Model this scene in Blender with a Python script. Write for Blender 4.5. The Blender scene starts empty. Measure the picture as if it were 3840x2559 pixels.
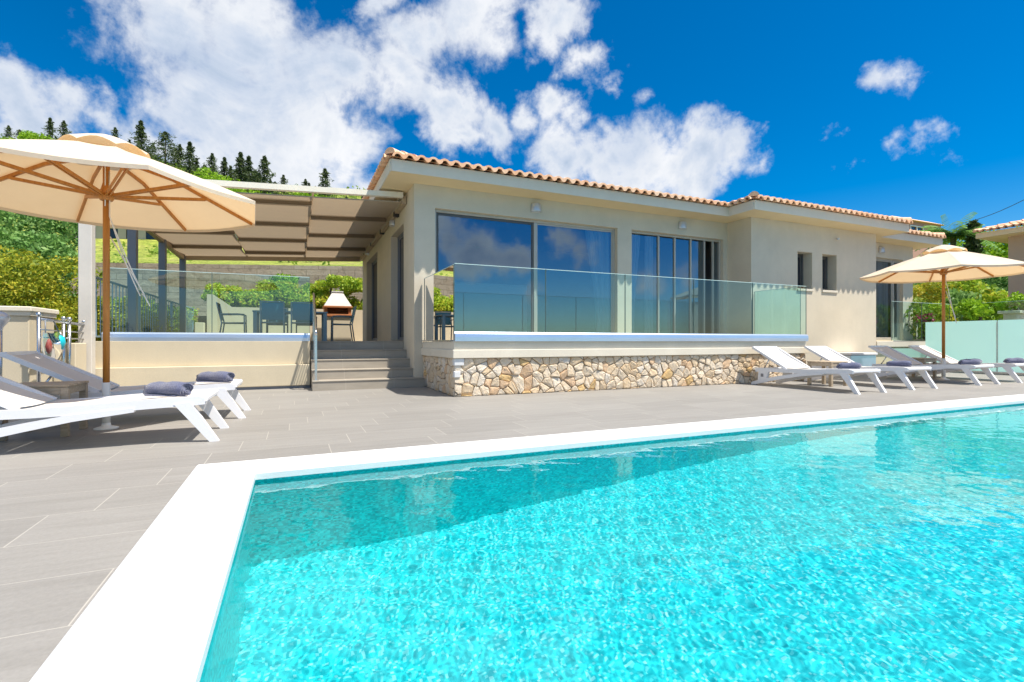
import bpy, math, random
import numpy as np
from mathutils import Vector, Matrix
random.seed(7); rng = np.random.default_rng(7)
S = bpy.context.scene
COL = S.collection
TH = math.radians(23.7); FPX = 1143.0; EYE = 0.87
SN, CS = math.sin(TH), math.cos(TH)
PI = math.pi

# ------------------------------------------------------------------ mesh helpers
class MB:
    def __init__(s): s.v = []; s.f = []; s.sm = []
    def add(s, vs, fs, smooth=False):
        o = len(s.v); s.v.extend([tuple(p) for p in vs])
        s.f.extend([tuple(i + o for i in f) for f in fs]); s.sm.extend([smooth] * len(fs)); return s
    def box(s, x0, x1, y0, y1, z0, z1, M=None):
        vs = [(x0,y0,z0),(x1,y0,z0),(x1,y1,z0),(x0,y1,z0),(x0,y0,z1),(x1,y0,z1),(x1,y1,z1),(x0,y1,z1)]
        if M is not None: vs = [tuple(M @ Vector(p)) for p in vs]
        return s.add(vs, [(0,3,2,1),(4,5,6,7),(0,1,5,4),(1,2,6,5),(2,3,7,6),(3,0,4,7)])
    def bbox(s, x0, x1, y0, y1, z0, z1, b=0.01, M=None):
        # chamfered box
        b = min(b, (x1-x0)*.45, (y1-y0)*.45, (z1-z0)*.45)
        bm = []
        X = (x0, x1); Y = (y0, y1); Z = (z0, z1)
        vs = []; idx = {}
        for i in (0,1):
            for j in (0,1):
                for k in (0,1):
                    sx, sy, sz = (1,-1)[i], (1,-1)[j], (1,-1)[k]
                    for a in range(3):
                        p = [X[i]+sx*b, Y[j]+sy*b, Z[k]+sz*b]
                        p[a] = (X[i], Y[j], Z[k])[a]
                        idx[(i,j,k,a)] = len(vs); vs.append(tuple(p))
        F = []
        def q(*c): F.append(tuple(idx[t] for t in c))
        q((0,0,0,0),(0,0,1,0),(0,1,1,0),(0,1,0,0)); q((1,0,0,0),(1,1,0,0),(1,1,1,0),(1,0,1,0))
        q((0,0,0,1),(1,0,0,1),(1,0,1,1),(0,0,1,1)); q((0,1,0,1),(0,1,1,1),(1,1,1,1),(1,1,0,1))
        q((0,0,0,2),(0,1,0,2),(1,1,0,2),(1,0,0,2)); q((0,0,1,2),(1,0,1,2),(1,1,1,2),(0,1,1,2))
        for j in (0,1):
            for k in (0,1): q((0,j,k,1),(1,j,k,1),(1,j,k,2),(0,j,k,2))
        for i in (0,1):
            for k in (0,1): q((i,0,k,0),(i,1,k,0),(i,1,k,2),(i,0,k,2))
        for i in (0,1):
            for j in (0,1): q((i,j,0,0),(i,j,1,0),(i,j,1,1),(i,j,0,1))
        for i in (0,1):
            for j in (0,1):
                for k in (0,1): q((i,j,k,0),(i,j,k,1),(i,j,k,2))
        if M is not None: vs = [tuple(M @ Vector(p)) for p in vs]
        return s.add(vs, F)
    def tube(s, pts, r, n=8, cap=True, smooth=True, flat=None):
        pts = [Vector(p) for p in pts]; rs = r if isinstance(r, (list, tuple)) else [r]*len(pts)
        vs = []; up0 = None
        for i, p in enumerate(pts):
            t = (pts[min(i+1, len(pts)-1)] - pts[max(i-1, 0)]).normalized()
            ref = Vector((0,0,1)) if abs(t.z) < .95 else Vector((0,1,0))
            a = t.cross(ref).normalized()
            if up0 is not None and a.dot(up0) < 0: a = -a
            up0 = a
            b = a.cross(t)
            for k in range(n):
                an = 2*PI*(k+.5)/n
                ka, kb = (flat if flat else (1, 1))
                vs.append(p + a*math.cos(an)*rs[i]*ka + b*math.sin(an)*rs[i]*kb)
        fs = []
        for i in range(len(pts)-1):
            for k in range(n):
                k2 = (k+1) % n
                fs.append((i*n+k, i*n+k2, (i+1)*n+k2, (i+1)*n+k))
        s.add(vs, fs, smooth)
        if cap:
            o = len(s.v) - len(vs)
            s.f.append(tuple(o+k for k in range(n))[::-1]); s.sm.append(False)
            s.f.append(tuple(o+(len(pts)-1)*n+k for k in range(n))); s.sm.append(False)
        return s
    def beam(s, p0, p1, w, h, up=(0,0,1)):
        # rectangular bar between two points, w across, h along 'up'
        p0, p1 = Vector(p0), Vector(p1); t = (p1-p0).normalized(); u = Vector(up)
        a = t.cross(u).normalized(); b = a.cross(t).normalized()
        vs = []
        for p in (p0, p1):
            for sa, sb in ((-1,-1),(1,-1),(1,1),(-1,1)): vs.append(p + a*sa*w/2 + b*sb*h/2)
        return s.add(vs, [(0,3,2,1),(4,5,6,7),(0,1,5,4),(1,2,6,5),(2,3,7,6),(3,0,4,7)])
    def lathe(s, prof, n=20, c=(0,0,0), smooth=True):
        vs = []
        for r, z in prof:
            for k in range(n):
                a = 2*PI*k/n; vs.append((c[0]+r*math.cos(a), c[1]+r*math.sin(a), c[2]+z))
        fs = []
        for i in range(len(prof)-1):
            for k in range(n):
                k2 = (k+1) % n; fs.append((i*n+k, i*n+k2, (i+1)*n+k2, (i+1)*n+k))
        return s.add(vs, fs, smooth)
    def prism(s, poly, z0, z1):
        n = len(poly)
        vs = [(x,y,z0) for x,y in poly] + [(x,y,z1) for x,y in poly]
        fs = [tuple(range(n))[::-1], tuple(range(n, 2*n))] + [(i,(i+1)%n,n+(i+1)%n,n+i) for i in range(n)]
        return s.add(vs, fs)
    def wall(s, P, u, n, th, U0, U1, Z0, Z1, ops=()):
        # wall with rectangular openings and reveals; front plane through P, outward normal n
        P, u, n = Vector(P), Vector(u), Vector(n)
        us = sorted({U0, U1, *[o[0] for o in ops], *[o[1] for o in ops]})
        zs = sorted({Z0, Z1, *[o[2] for o in ops], *[o[3] for o in ops]})
        def pt(a, z, b): return P + u*a + Vector((0,0,z)) - n*b
        def q(*p): s.add(p, [(0,1,2,3)])
        for i in range(len(us)-1):
            for j in range(len(zs)-1):
                a, b, c, d = us[i], us[i+1], zs[j], zs[j+1]; m = ((a+b)/2, (c+d)/2)
                if any(o[0] < m[0] < o[1] and o[2] < m[1] < o[3] for o in ops): continue
                q(pt(a,c,0), pt(b,c,0), pt(b,d,0), pt(a,d,0)); q(pt(b,c,th), pt(a,c,th), pt(a,d,th), pt(b,d,th))
        for a, b, c, d in [(U0,U1,Z0,Z1), *ops]:
            q(pt(a,c,0), pt(a,d,0), pt(a,d,th), pt(a,c,th)); q(pt(b,c,0), pt(b,c,th), pt(b,d,th), pt(b,d,0))
            q(pt(a,d,0), pt(b,d,0), pt(b,d,th), pt(a,d,th)); q(pt(a,c,0), pt(a,c,th), pt(b,c,th), pt(b,c,0))
        return s
    def obj(s, name, mat=None, parent=None, loc=None, rotz=0.0):
        me = bpy.data.meshes.new(name); me.from_pydata(s.v, [], s.f)
        me.polygons.foreach_set('use_smooth', s.sm); me.update()
        o = bpy.data.objects.new(name, me); COL.objects.link(o)
        if mat: me.materials.append(mat)
        if parent: o.parent = parent
        if loc: o.location = loc
        o.rotation_euler.z = rotz
        return o

def np_mesh(name, V, F, mat, parent=None, smooth=False):
    """V (n,3), F (m,4) arrays"""
    me = bpy.data.meshes.new(name)
    me.vertices.add(len(V)); me.vertices.foreach_set('co', np.asarray(V, np.float32).ravel())
    m, k = F.shape
    me.loops.add(m*k); me.loops.foreach_set('vertex_index', F.astype(np.int32).ravel())
    me.polygons.add(m); me.polygons.foreach_set('loop_start', np.arange(0, m*k, k, dtype=np.int32))
    me.polygons.foreach_set('loop_total', np.full(m, k, dtype=np.int32))
    me.polygons.foreach_set('use_smooth', np.full(m, smooth))
    me.update(calc_edges=True); me.validate()
    me.materials.append(mat)
    o = bpy.data.objects.new(name, me); COL.objects.link(o)
    if parent: o.parent = parent
    return o

def tag(o, label=None, cat=None, group=None, kind=None):
    if label: o['label'] = label
    if cat: o['category'] = cat
    if group: o['group'] = group
    if kind: o['kind'] = kind
    return o
def thing(name, label, cat, loc=(0,0,0), rotz=0.0, group=None):
    o = bpy.data.objects.new(name, None); COL.objects.link(o); o.empty_display_size = .1
    o.location = loc; o.rotation_euler.z = rotz
    return tag(o, label, cat, group)
def dup(o, loc, rotz, label, scale=None, parent=None):
    c = o.copy(); COL.objects.link(c)
    if parent: c.parent = parent
    else:
        c.location = loc; c.rotation_euler.z = rotz; c['label'] = label
        if scale: c.scale = (scale,)*3 if not isinstance(scale, tuple) else scale
    for ch in KIDS.get(o.name, ()):
        dup(ch, None, None, None, None, c)
    return c
KIDS = {}
def kids(o):
    """remember the children of a finished prototype (so that dup needs no scene update)"""
    for c in bpy.data.objects:
        if c.parent == o:
            KIDS.setdefault(o.name, []).append(c); kids(c)

# ------------------------------------------------------------------ materials
def NT(name):
    m = bpy.data.materials.new(name); m.use_nodes = True; nt = m.node_tree
    return m, nt, nt.nodes['Principled BSDF']
def N(nt, t, **kw):
    n = nt.nodes.new(t)
    for k, v in kw.items():
        if k.startswith('i_'):
            n.inputs[k[2:].replace('_', ' ')].default_value = v
        else: setattr(n, k, v)
    return n
def math_n(nt, op, a, b=None, c=None, clamp=False):
    n = nt.nodes.new('ShaderNodeMath'); n.operation = op; n.use_clamp = clamp
    for i, x in enumerate((a, b, c)):
        if x is None: continue
        if isinstance(x, (int, float)): n.inputs[i].default_value = x
        else: nt.links.new(x, n.inputs[i])
    return n.outputs[0]
def ramp(nt, fac, stops, interp='LINEAR'):
    r = nt.nodes.new('ShaderNodeValToRGB'); r.color_ramp.interpolation = interp
    els = r.color_ramp.elements
    while len(els) < len(stops): els.new(.5)
    for e, (p, c) in zip(els, stops):
        e.position = p; e.color = (*c, 1) if len(c) == 3 else c
    nt.links.new(fac, r.inputs[0]); return r.outputs[0]
def mixc(nt, fac, a, b, mode='MIX'):
    n = nt.nodes.new('ShaderNodeMix'); n.data_type = 'RGBA'; n.blend_type = mode
    for i, x in ((0, fac), (6, a), (7, b)):
        if isinstance(x, (int, float)): n.inputs[i].default_value = x
        elif isinstance(x, tuple): n.inputs[i].default_value = (*x, 1) if len(x) == 3 else x
        else: nt.links.new(x, n.inputs[i])
    return n.outputs[2]
def noise(nt, scale, detail=4, rough=.6, coord=None, dist=0.0, out=0):
    n = nt.nodes.new('ShaderNodeTexNoise'); n.inputs['Scale'].default_value = scale
    n.inputs['Detail'].default_value = detail; n.inputs['Roughness'].default_value = rough; n.inputs['Distortion'].default_value = dist
    if coord is not None: nt.links.new(coord, n.inputs['Vector'])
    return n.outputs[out]
def pos(nt):
    return nt.nodes.new('ShaderNodeNewGeometry').outputs['Position']
def objc(nt):
    return nt.nodes.new('ShaderNodeTexCoord').outputs['Object']
def bump(nt, h, strength, dist, bsdf):
    b = nt.nodes.new('ShaderNodeBump'); b.inputs['Strength'].default_value = strength; b.inputs['Distance'].default_value = dist
    nt.links.new(h, b.inputs['Height']); nt.links.new(b.outputs[0], bsdf.inputs['Normal'])
def simple(name, col, rough=.6, metal=0.0, var=.08, vscale=3.0, bscale=0, bstr=.2, bdist=.005, spec=.5, coord='pos'):
    m, nt, b = NT(name)
    p = pos(nt) if coord == 'pos' else objc(nt)
    f = noise(nt, vscale, 5, .65, p)
    lo = tuple(c*(1-var) for c in col); hi = tuple(min(1, c*(1+var)) for c in col)
    nt.links.new(ramp(nt, f, [(.3, lo), (.7, hi)]), b.inputs['Base Color'])
    b.inputs['Roughness'].default_value = rough; b.inputs['Metallic'].default_value = metal
    b.inputs['Specular IOR Level'].default_value = spec
    if bscale: bump(nt, noise(nt, bscale, 5, .7, p), bstr, bdist, b)
    return m

def stucco(name, col, dirt=.10):
    m, nt, b = NT(name); p = pos(nt)
    f1 = noise(nt, 1.3, 6, .65, p, .4); f2 = noise(nt, 60, 3, .6, p)
    sep = N(nt, 'ShaderNodeSeparateXYZ'); nt.links.new(p, sep.inputs[0])
    mp = N(nt, 'ShaderNodeMapping'); mp.inputs['Scale'].default_value = (5, 5, .5); nt.links.new(p, mp.inputs[0])
    f3 = noise(nt, 1.0, 4, .6, mp.outputs[0])
    c = ramp(nt, f1, [(.3, tuple(x*(1-dirt) for x in col)), (.65, col)])
    c = mixc(nt, math_n(nt, 'MULTIPLY', ramp(nt, f3, [(.45, (0,0,0)), (.75, (1,1,1))]), .22), c, tuple(x*.86 for x in col))
    c = mixc(nt, .10, c, ramp(nt, f2, [(.35, (.3,.28,.25)), (.65, (1,.98,.95))]), 'MULTIPLY')
    nt.links.new(c, b.inputs['Base Color']); b.inputs['Roughness'].default_value = .92; b.inputs['Specular IOR Level'].default_value = .2
    bump(nt, noise(nt, 140, 4, .7, p), .25, .004, b)
    return m

M = {}
M['wall'] = stucco('house_stucco', (.75,.665,.52))
M['wall2'] = stucco('terrace_stucco', (.68,.59,.43))
M['slab'] = stucco('slab_render', (.80,.73,.60))
M['soffit'] = stucco('soffit_paint', (.86,.70,.44), .05)
M['fascia'] = stucco('fascia_paint', (.80,.73,.60), .06)
M['white'] = simple('white_plastic', (.80,.80,.82), .35, var=.02)
M['whitemetal'] = simple('white_metal', (.80,.78,.72), .4, var=.03)
M['alu'] = simple('frame_aluminium', (.52,.48,.41), .42, .25, .05)
M['aludark'] = simple('dark_frame_gasket', (.10,.10,.095), .5, 0, .1)  # dark frame colour of the left sash and the narrow windows
M['steel'] = simple('brushed_steel', (.62,.63,.64), .22, 1.0, .06, 8)
M['channel'] = simple('anodised_channel', (.56,.66,.80), .30, .75, .05, 1.5)
M['wood'] = None
M['darksteel'] = simple('grey_painted_steel', (.20,.22,.25), .45, .2, .08)
M['chairmetal'] = simple('chair_grey_metal', (.30,.42,.50), .45, .3, .08)
M['chairsling'] = simple('chair_sling', (.10,.30,.44), .8, 0, .1, 60, coord='obj')
M['post'] = simple('post_paint', (.62,.58,.52), .5, 0, .05)
M['darkpost'] = simple('grey_post_paint', (.20,.215,.25), .45, .1, .06)
M['perg'] = simple('pergola_frame', (.46,.36,.24), .55, 0, .06)
M['cream'] = simple('cream_painted_beam', (.86,.80,.66), .5, 0, .04)
M['risershade'] = simple('riser_shade_brown', (.20,.145,.085), .6, 0, .06)  # pergola frame brown, darkened to carry the shade of the panel steps
M['black'] = simple('black_plastic', (.03,.03,.03), .5)
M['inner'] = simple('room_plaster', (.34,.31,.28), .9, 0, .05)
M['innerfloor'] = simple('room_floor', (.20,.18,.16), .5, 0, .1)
M['lampmetal'] = simple('lamp_metal', (.62,.64,.68), .35, .4, .05)
M['concrete'] = simple('concrete', (.42,.41,.39), .9, 0, .12, 2, 40, .3)
M['clay'] = simple('firebrick', (.46,.17,.06), .85, 0, .2, 12, 60, .4)
M['hood'] = simple('hood_render', (.66,.63,.60), .85, 0, .06, 6, 60, .3)
M['pot'] = simple('planter_clay', (.62,.55,.44), .8, 0, .1)
M['pinkwall'] = stucco('pink_stucco', (.56,.33,.26))
M['brownwall'] = stucco('neighbour_stucco', (.55,.42,.31))
M['pale'] = stucco('pale_stucco', (.60,.52,.42))
M['darkglass'] = simple('dark_window_glass', (.03,.035,.045), .08, 0, .1, 2)

# wood
m, nt, b = NT('oiled_teak'); p = objc(nt)
mp = N(nt, 'ShaderNodeMapping'); mp.inputs['Scale'].default_value = (14, 14, 1.2); nt.links.new(p, mp.inputs[0])
f = noise(nt, 2.5, 5, .6, mp.outputs[0], .8)
nt.links.new(ramp(nt, f, [(.3, (.40,.145,.022)), (.55, (.50,.20,.035)), (.75, (.56,.24,.05))]), b.inputs['Base Color'])
b.inputs['Roughness'].default_value = .45; bump(nt, f, .2, .003, b); M['wood'] = m
m, nt, b = NT('weathered_table_wood'); p = objc(nt)
mp = N(nt, 'ShaderNodeMapping'); mp.inputs['Scale'].default_value = (3, 20, 20); nt.links.new(p, mp.inputs[0])
f = noise(nt, 2.5, 5, .6, mp.outputs[0], .8)
nt.links.new(ramp(nt, f, [(.3, (.34,.26,.17)), (.7, (.52,.41,.29))]), b.inputs['Base Color'])
b.inputs['Roughness'].default_value = .6; bump(nt, f, .3, .003, b); M['tablewood'] = m

# canvas (thin, translucent)
def cloth(name, col, tcol, tr=.45, weave=900):
    m, nt, b = NT(name); p = objc(nt)
    b.inputs['Base Color'].default_value = (*col, 1); b.inputs['Roughness'].default_value = .9; b.inputs['Specular IOR Level'].default_value = .15
    c = ramp(nt, noise(nt, 4, 5, .6, p), [(.3, tuple(x*.93 for x in col)), (.7, col)])
    nt.links.new(c, b.inputs['Base Color'])
    bump(nt, noise(nt, 14, 4, .6, p), .25, .01, b)
    t = N(nt, 'ShaderNodeBsdfTranslucent'); t.inputs[0].default_value = (*tcol, 1)
    mx = N(nt, 'ShaderNodeMixShader'); mx.inputs[0].default_value = tr
    nt.links.new(b.outputs[0], mx.inputs[1]); nt.links.new(t.outputs[0], mx.inputs[2])
    nt.links.new(mx.outputs[0], nt.nodes['Material Output'].inputs[0]); return m
M['canvas'] = cloth('umbrella_canvas', (.83,.74,.60), (.80,.50,.21), .30)
M['sling'] = cloth('lounger_mesh_fabric', (.76,.72,.67), (.7,.66,.6), .12)
M['pergfab'] = cloth('pergola_fabric', (.56,.46,.34), (.62,.47,.31), .22)
M['sheer'] = cloth('sheer_curtain', (.80,.80,.80), (.8,.8,.8), .5)
M['blind'] = cloth('roller_blind', (.62,.60,.56), (.6,.58,.54), .3)
m, nt, b = NT('navy_terry'); p = objc(nt)
f = noise(nt, 90, 3, .7, p)
nt.links.new(ramp(nt, f, [(.3, (.065,.072,.135)), (.7, (.14,.15,.25))]), b.inputs['Base Color'])
b.inputs['Roughness'].default_value = 1; b.inputs['Sheen Weight'].default_value = .5; bump(nt, f, 1, .01, b); M['towel'] = m

# glass sheets: transparent + mirror reflection (lets sunlight through)
def sheet(name, tint, minr=.04, ior=1.5, gl=(1,1,1), rough=0.0, frost=0.0, frostcol=(.5,.9,.85)):
    m, nt, b = NT(name); nt.nodes.remove(b)
    t = N(nt, 'ShaderNodeBsdfTransparent'); t.inputs[0].default_value = (*tint, 1)
    g = N(nt, 'ShaderNodeBsdfGlossy'); g.inputs['Roughness'].default_value = rough; g.inputs[0].default_value = (*gl, 1)
    fr = N(nt, 'ShaderNodeFresnel'); fr.inputs[0].default_value = ior
    f = math_n(nt, 'MAXIMUM', fr.outputs[0], minr)
    mx = N(nt, 'ShaderNodeMixShader'); nt.links.new(f, mx.inputs[0])
    a = t.outputs[0]
    if frost:
        d = N(nt, 'ShaderNodeBsdfDiffuse'); d.inputs[0].default_value = (*frostcol, 1)
        tl = N(nt, 'ShaderNodeBsdfTranslucent'); tl.inputs[0].default_value = (*frostcol, 1)
        m2 = N(nt, 'ShaderNodeMixShader'); m2.inputs[0].default_value = .7
        nt.links.new(d.outputs[0], m2.inputs[1]); nt.links.new(tl.outputs[0], m2.inputs[2])
        m3 = N(nt, 'ShaderNodeMixShader'); m3.inputs[0].default_value = frost
        nt.links.new(a, m3.inputs[1]); nt.links.new(m2.outputs[0], m3.inputs[2]); a = m3.outputs[0]
    nt.links.new(a, mx.inputs[1]); nt.links.new(g.outputs[0], mx.inputs[2])
    nt.links.new(mx.outputs[0], nt.nodes['Material Output'].inputs[0]); return m
M['rail_glass'] = sheet('balustrade_glass', (.68,.91,.885), .08, 1.45)
M['win_glass'] = sheet('window_solar_glass', (.84,.88,.88), .24, 1.5, (.58,.78,1.0))
M['frost'] = sheet('frosted_teal_glass', (.75,.92,.9), .10, 1.45, (.85,1,1), .3, .92, (.55,.95,.90))
M['edge'] = simple('glass_edge_green', (.55,.72,.68), .2, 0, .05)
M['edgedark'] = simple('glass_joint_dark', (.10,.16,.15), .3, 0, .05)

# deck tiles
m, nt, b = NT('deck_porcelain_tiles'); p = pos(nt)
sep = N(nt, 'ShaderNodeSeparateXYZ'); nt.links.new(p, sep.inputs[0])
TW, TL = .4225, .85
yr = math_n(nt, 'DIVIDE', math_n(nt, 'SUBTRACT', sep.outputs[1], 2.357), TW)
row = math_n(nt, 'FLOOR', yr); fy = math_n(nt, 'SUBTRACT', yr, row)
xr = math_n(nt, 'DIVIDE', math_n(nt, 'SUBTRACT', math_n(nt, 'SUBTRACT', sep.outputs[0], -1.12), math_n(nt, 'MULTIPLY', math_n(nt, 'SUBTRACT', row, 1), .18)), TL)
colx = math_n(nt, 'FLOOR', xr); fx = math_n(nt, 'SUBTRACT', xr, colx)
def edge(f, w): # 1 inside grout
    a = math_n(nt, 'MINIMUM', f, math_n(nt, 'SUBTRACT', 1, f))
    return math_n(nt, 'LESS_THAN', a, w)
g = math_n(nt, 'MAXIMUM', edge(fy, .0018/TW), edge(fx, .0026/TL))
comb = N(nt, 'ShaderNodeCombineXYZ'); nt.links.new(row, comb.inputs[0]); nt.links.new(colx, comb.inputs[1])
wn = N(nt, 'ShaderNodeTexWhiteNoise'); wn.noise_dimensions = '3D'; nt.links.new(comb.outputs[0], wn.inputs['Vector'])
mp = N(nt, 'ShaderNodeMapping'); mp.inputs['Scale'].default_value = (.7, 6, 1); nt.links.new(p, mp.inputs[0])
off = N(nt, 'ShaderNodeVectorMath', operation='ADD'); nt.links.new(mp.outputs[0], off.inputs[0])
sc = N(nt, 'ShaderNodeVectorMath', operation='SCALE'); sc.inputs['Scale'].default_value = 9; nt.links.new(wn.outputs['Color'], sc.inputs[0]); nt.links.new(sc.outputs[0], off.inputs[1])
vein = noise(nt, 2.2, 7, .62, off.outputs[0], .6)
fine = noise(nt, 55, 4, .7, p)
base = ramp(nt, vein, [(.28, (.272,.258,.236)), (.5, (.302,.287,.265)), (.75, (.330,.315,.291))])
tone = math_n(nt, 'ADD', .93, math_n(nt, 'MULTIPLY', wn.outputs['Value'], .12))
tc = N(nt, 'ShaderNodeCombineColor'); [nt.links.new(tone, tc.inputs[i]) for i in range(3)]
base = mixc(nt, 1.0, base, tc.outputs[0], 'MULTIPLY')
base = mixc(nt, .22, base, ramp(nt, fine, [(.35, (.5,.5,.5)), (.65, (1,1,1))]), 'MULTIPLY')
big = noise(nt, .5, 4, .6, p)
base = mixc(nt, .35, base, ramp(nt, big, [(.35, (.86,.85,.84)), (.65, (1,1,1))]), 'MULTIPLY')
colr = mixc(nt, g, base, (.44,.41,.365))
nt.links.new(colr, b.inputs['Base Color'])
b.inputs['Roughness'].default_value = .55; b.inputs['Specular IOR Level'].default_value = .35
h = math_n(nt, 'SUBTRACT', math_n(nt, 'MULTIPLY', fine, .15), g)
bump(nt, h, .35, .003, b); M['deck'] = m
# step tiles (coloured the same, fewer joints)
m, nt, b = NT('step_tiles'); p = pos(nt)
mp = N(nt, 'ShaderNodeMapping'); mp.inputs['Scale'].default_value = (1, 5, 4); nt.links.new(p, mp.inputs[0])
f = noise(nt, 2, 6, .6, mp.outputs[0], .5)
c = ramp(nt, f, [(.3, (.33,.29,.235)), (.7, (.41,.365,.30))])
sep = N(nt, 'ShaderNodeSeparateXYZ'); nt.links.new(p, sep.inputs[0])
fx = math_n(nt, 'FRACT', math_n(nt, 'DIVIDE', sep.outputs[0], .85))
j = math_n(nt, 'LESS_THAN', fx, .006)
nt.links.new(mixc(nt, j, c, (.5,.45,.38)), b.inputs['Base Color']); b.inputs['Roughness'].default_value = .6
bump(nt, f, .1, .003, b); M['step'] = m

# coping
m, nt, b = NT('white_coping_stone'); p = pos(nt)
f = noise(nt, 2.5, 6, .65, p); f2 = noise(nt, 160, 3, .6, p)
c = ramp(nt, f, [(.3, (.70,.695,.69)), (.7, (.77,.768,.765))])
nt.links.new(mixc(nt, .1, c, ramp(nt, f2, [(.4, (.6,.6,.6)), (.6, (1,1,1))]), 'MULTIPLY'), b.inputs['Base Color'])
b.inputs['Roughness'].default_value = .75; bump(nt, f2, .3, .003, b); M['coping'] = m

# pool mosaic
def mosaic(name, stops, size=.025):
    m, nt, b = NT(name); p = pos(nt)
    sc = N(nt, 'ShaderNodeVectorMath', operation='SCALE'); sc.inputs['Scale'].default_value = 1/size; nt.links.new(p, sc.inputs[0])
    fl = N(nt, 'ShaderNodeVectorMath', operation='FLOOR'); nt.links.new(sc.outputs[0], fl.inputs[0])
    wn = N(nt, 'ShaderNodeTexWhiteNoise'); nt.links.new(fl.outputs[0], wn.inputs['Vector'])
    c = ramp(nt, wn.outputs['Value'], stops)
    big = noise(nt, 1.1, 4, .6, p)
    c = mixc(nt, .5, c, ramp(nt, big, [(.35, (.80,.88,.90)), (.65, (1,1,1))]), 'MULTIPLY')
    nt.links.new(c, b.inputs['Base Color']); b.inputs['Roughness'].default_value = .3
    return m
M['poolfloor'] = mosaic('pool_floor_mosaic', [(0, (.01,.56,.62)), (.45, (.02,.68,.74)), (.8, (.04,.77,.81)), (1, (.30,.88,.90))], .014)
M['poolwall'] = mosaic('pool_wall_mosaic', [(0, (.0,.44,.46)), (.5, (.0,.66,.67)), (.85, (.0,.80,.80)), (1, (.04,.86,.86))], .018)

# water : refraction + reflection; ripples are real geometry, sunlight enters through shadow caustics
m, nt, b = NT('pool_water')
b.inputs['Base Color'].default_value = (.86,.99,1,1); b.inputs['Roughness'].default_value = 0; b.inputs['IOR'].default_value = 1.33
b.inputs['Transmission Weight'].default_value = 1
M['water'] = m

# stones
m, nt, b = NT('rubble_stone'); p = pos(nt)
ri = nt.nodes.new('ShaderNodeNewGeometry').outputs['Random Per Island']
c = ramp(nt, ri, [(0, (.74,.64,.51)), (.25, (.80,.71,.59)), (.45, (.76,.62,.45)), (.6, (.78,.69,.57)), (.74, (.74,.55,.38)), (.84, (.80,.75,.68)), (.95, (.74,.54,.28)), (.985, (.40,.38,.35))], 'CONSTANT')
f = noise(nt, 11, 6, .7, p, .5)
c = mixc(nt, .75, c, ramp(nt, f, [(.28, (.72,.50,.30)), (.42, (1,.97,.92)), (.6, (.98,.86,.68)), (.72, (1,1,1))]), 'MULTIPLY')
c = mixc(nt, .4, c, ramp(nt, noise(nt, 50, 4, .7, p), [(.35, (.6,.55,.5)), (.6, (1,1,1))]), 'MULTIPLY')
nt.links.new(c, b.inputs['Base Color']); b.inputs['Roughness'].default_value = .9
bump(nt, noise(nt, 24, 6, .75, p), .9, .02, b); M['stone'] = m
M['mortar'] = simple('lime_mortar', (.70,.61,.49), .95, 0, .15, 20, 60, .5)

# roof tiles
m, nt, b = NT('terracotta_tiles'); p = pos(nt)
ri = nt.nodes.new('ShaderNodeNewGeometry').outputs['Random Per Island']
c = ramp(nt, ri, [(0, (.80,.42,.23)), (.3, (.86,.50,.29)), (.6, (.88,.58,.38)), (.85, (.84,.47,.27)), (1, (.90,.68,.50))])
c = mixc(nt, .5, c, ramp(nt, noise(nt, 12, 5, .7, p), [(.3, (.78,.74,.70)), (.6, (1,1,1))]), 'MULTIPLY')
nt.links.new(c, b.inputs['Base Color']); b.inputs['Roughness'].default_value = .85; bump(nt, noise(nt, 60, 4, .7, p), .3, .004, b); M['tile'] = m

def leafmat(name, stops, tr=.35):
    m, nt, b = NT(name); p = pos(nt)
    ri = nt.nodes.new('ShaderNodeNewGeometry').outputs['Random Per Island']
    big = noise(nt, 1.2, 3, .6, p)
    f = math_n(nt, 'ADD', math_n(nt, 'MULTIPLY', ri, .6), math_n(nt, 'MULTIPLY', math_n(nt, 'SUBTRACT', big, .3), 1.0), clamp=True)
    c = ramp(nt, f, stops); nt.links.new(c, b.inputs['Base Color'])
    b.inputs['Roughness'].default_value = .55; b.inputs['Specular IOR Level'].default_value = .3
    t = N(nt, 'ShaderNodeBsdfTranslucent'); nt.links.new(c, t.inputs[0])
    mx = N(nt, 'ShaderNodeMixShader'); mx.inputs[0].default_value = tr
    nt.links.new(b.outputs[0], mx.inputs[1]); nt.links.new(t.outputs[0], mx.inputs[2])
    nt.links.new(mx.outputs[0], nt.nodes['Material Output'].inputs[0]); return m
M['hedge'] = leafmat('hedge_leaves', [(0, (.10,.16,.015)), (.3, (.22,.30,.02)), (.6, (.42,.44,.035)), (.85, (.58,.48,.04)), (1, (.55,.30,.05))])
M['olive'] = leafmat('shrub_leaves', [(0, (.08,.20,.04)), (.5, (.20,.38,.09)), (1, (.36,.52,.17))])
M['conifer'] = leafmat('conifer_needles', [(0, (.04,.065,.025)), (.6, (.085,.125,.04)), (1, (.17,.20,.06))], .2)
M['bright'] = leafmat('bright_green_leaves', [(0, (.13,.26,.01)), (.5, (.28,.48,.02)), (1, (.44,.62,.05))])
M['garden'] = leafmat('garden_plants', [(0, (.14,.28,.02)), (.4, (.34,.50,.04)), (.75, (.58,.62,.06)), (1, (.60,.30,.06))])
M['scrub'] = leafmat('hill_scrub', [(0, (.10,.18,.03)), (.5, (.22,.34,.04)), (1, (.36,.46,.08))])
M['pink'] = leafmat('pink_blossom', [(0, (.45,.05,.14)), (.6, (.62,.12,.24)), (1, (.75,.35,.42))])
M['bark'] = simple('bark', (.12,.085,.055), .95, 0, .3, 10, 30, .6)

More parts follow.
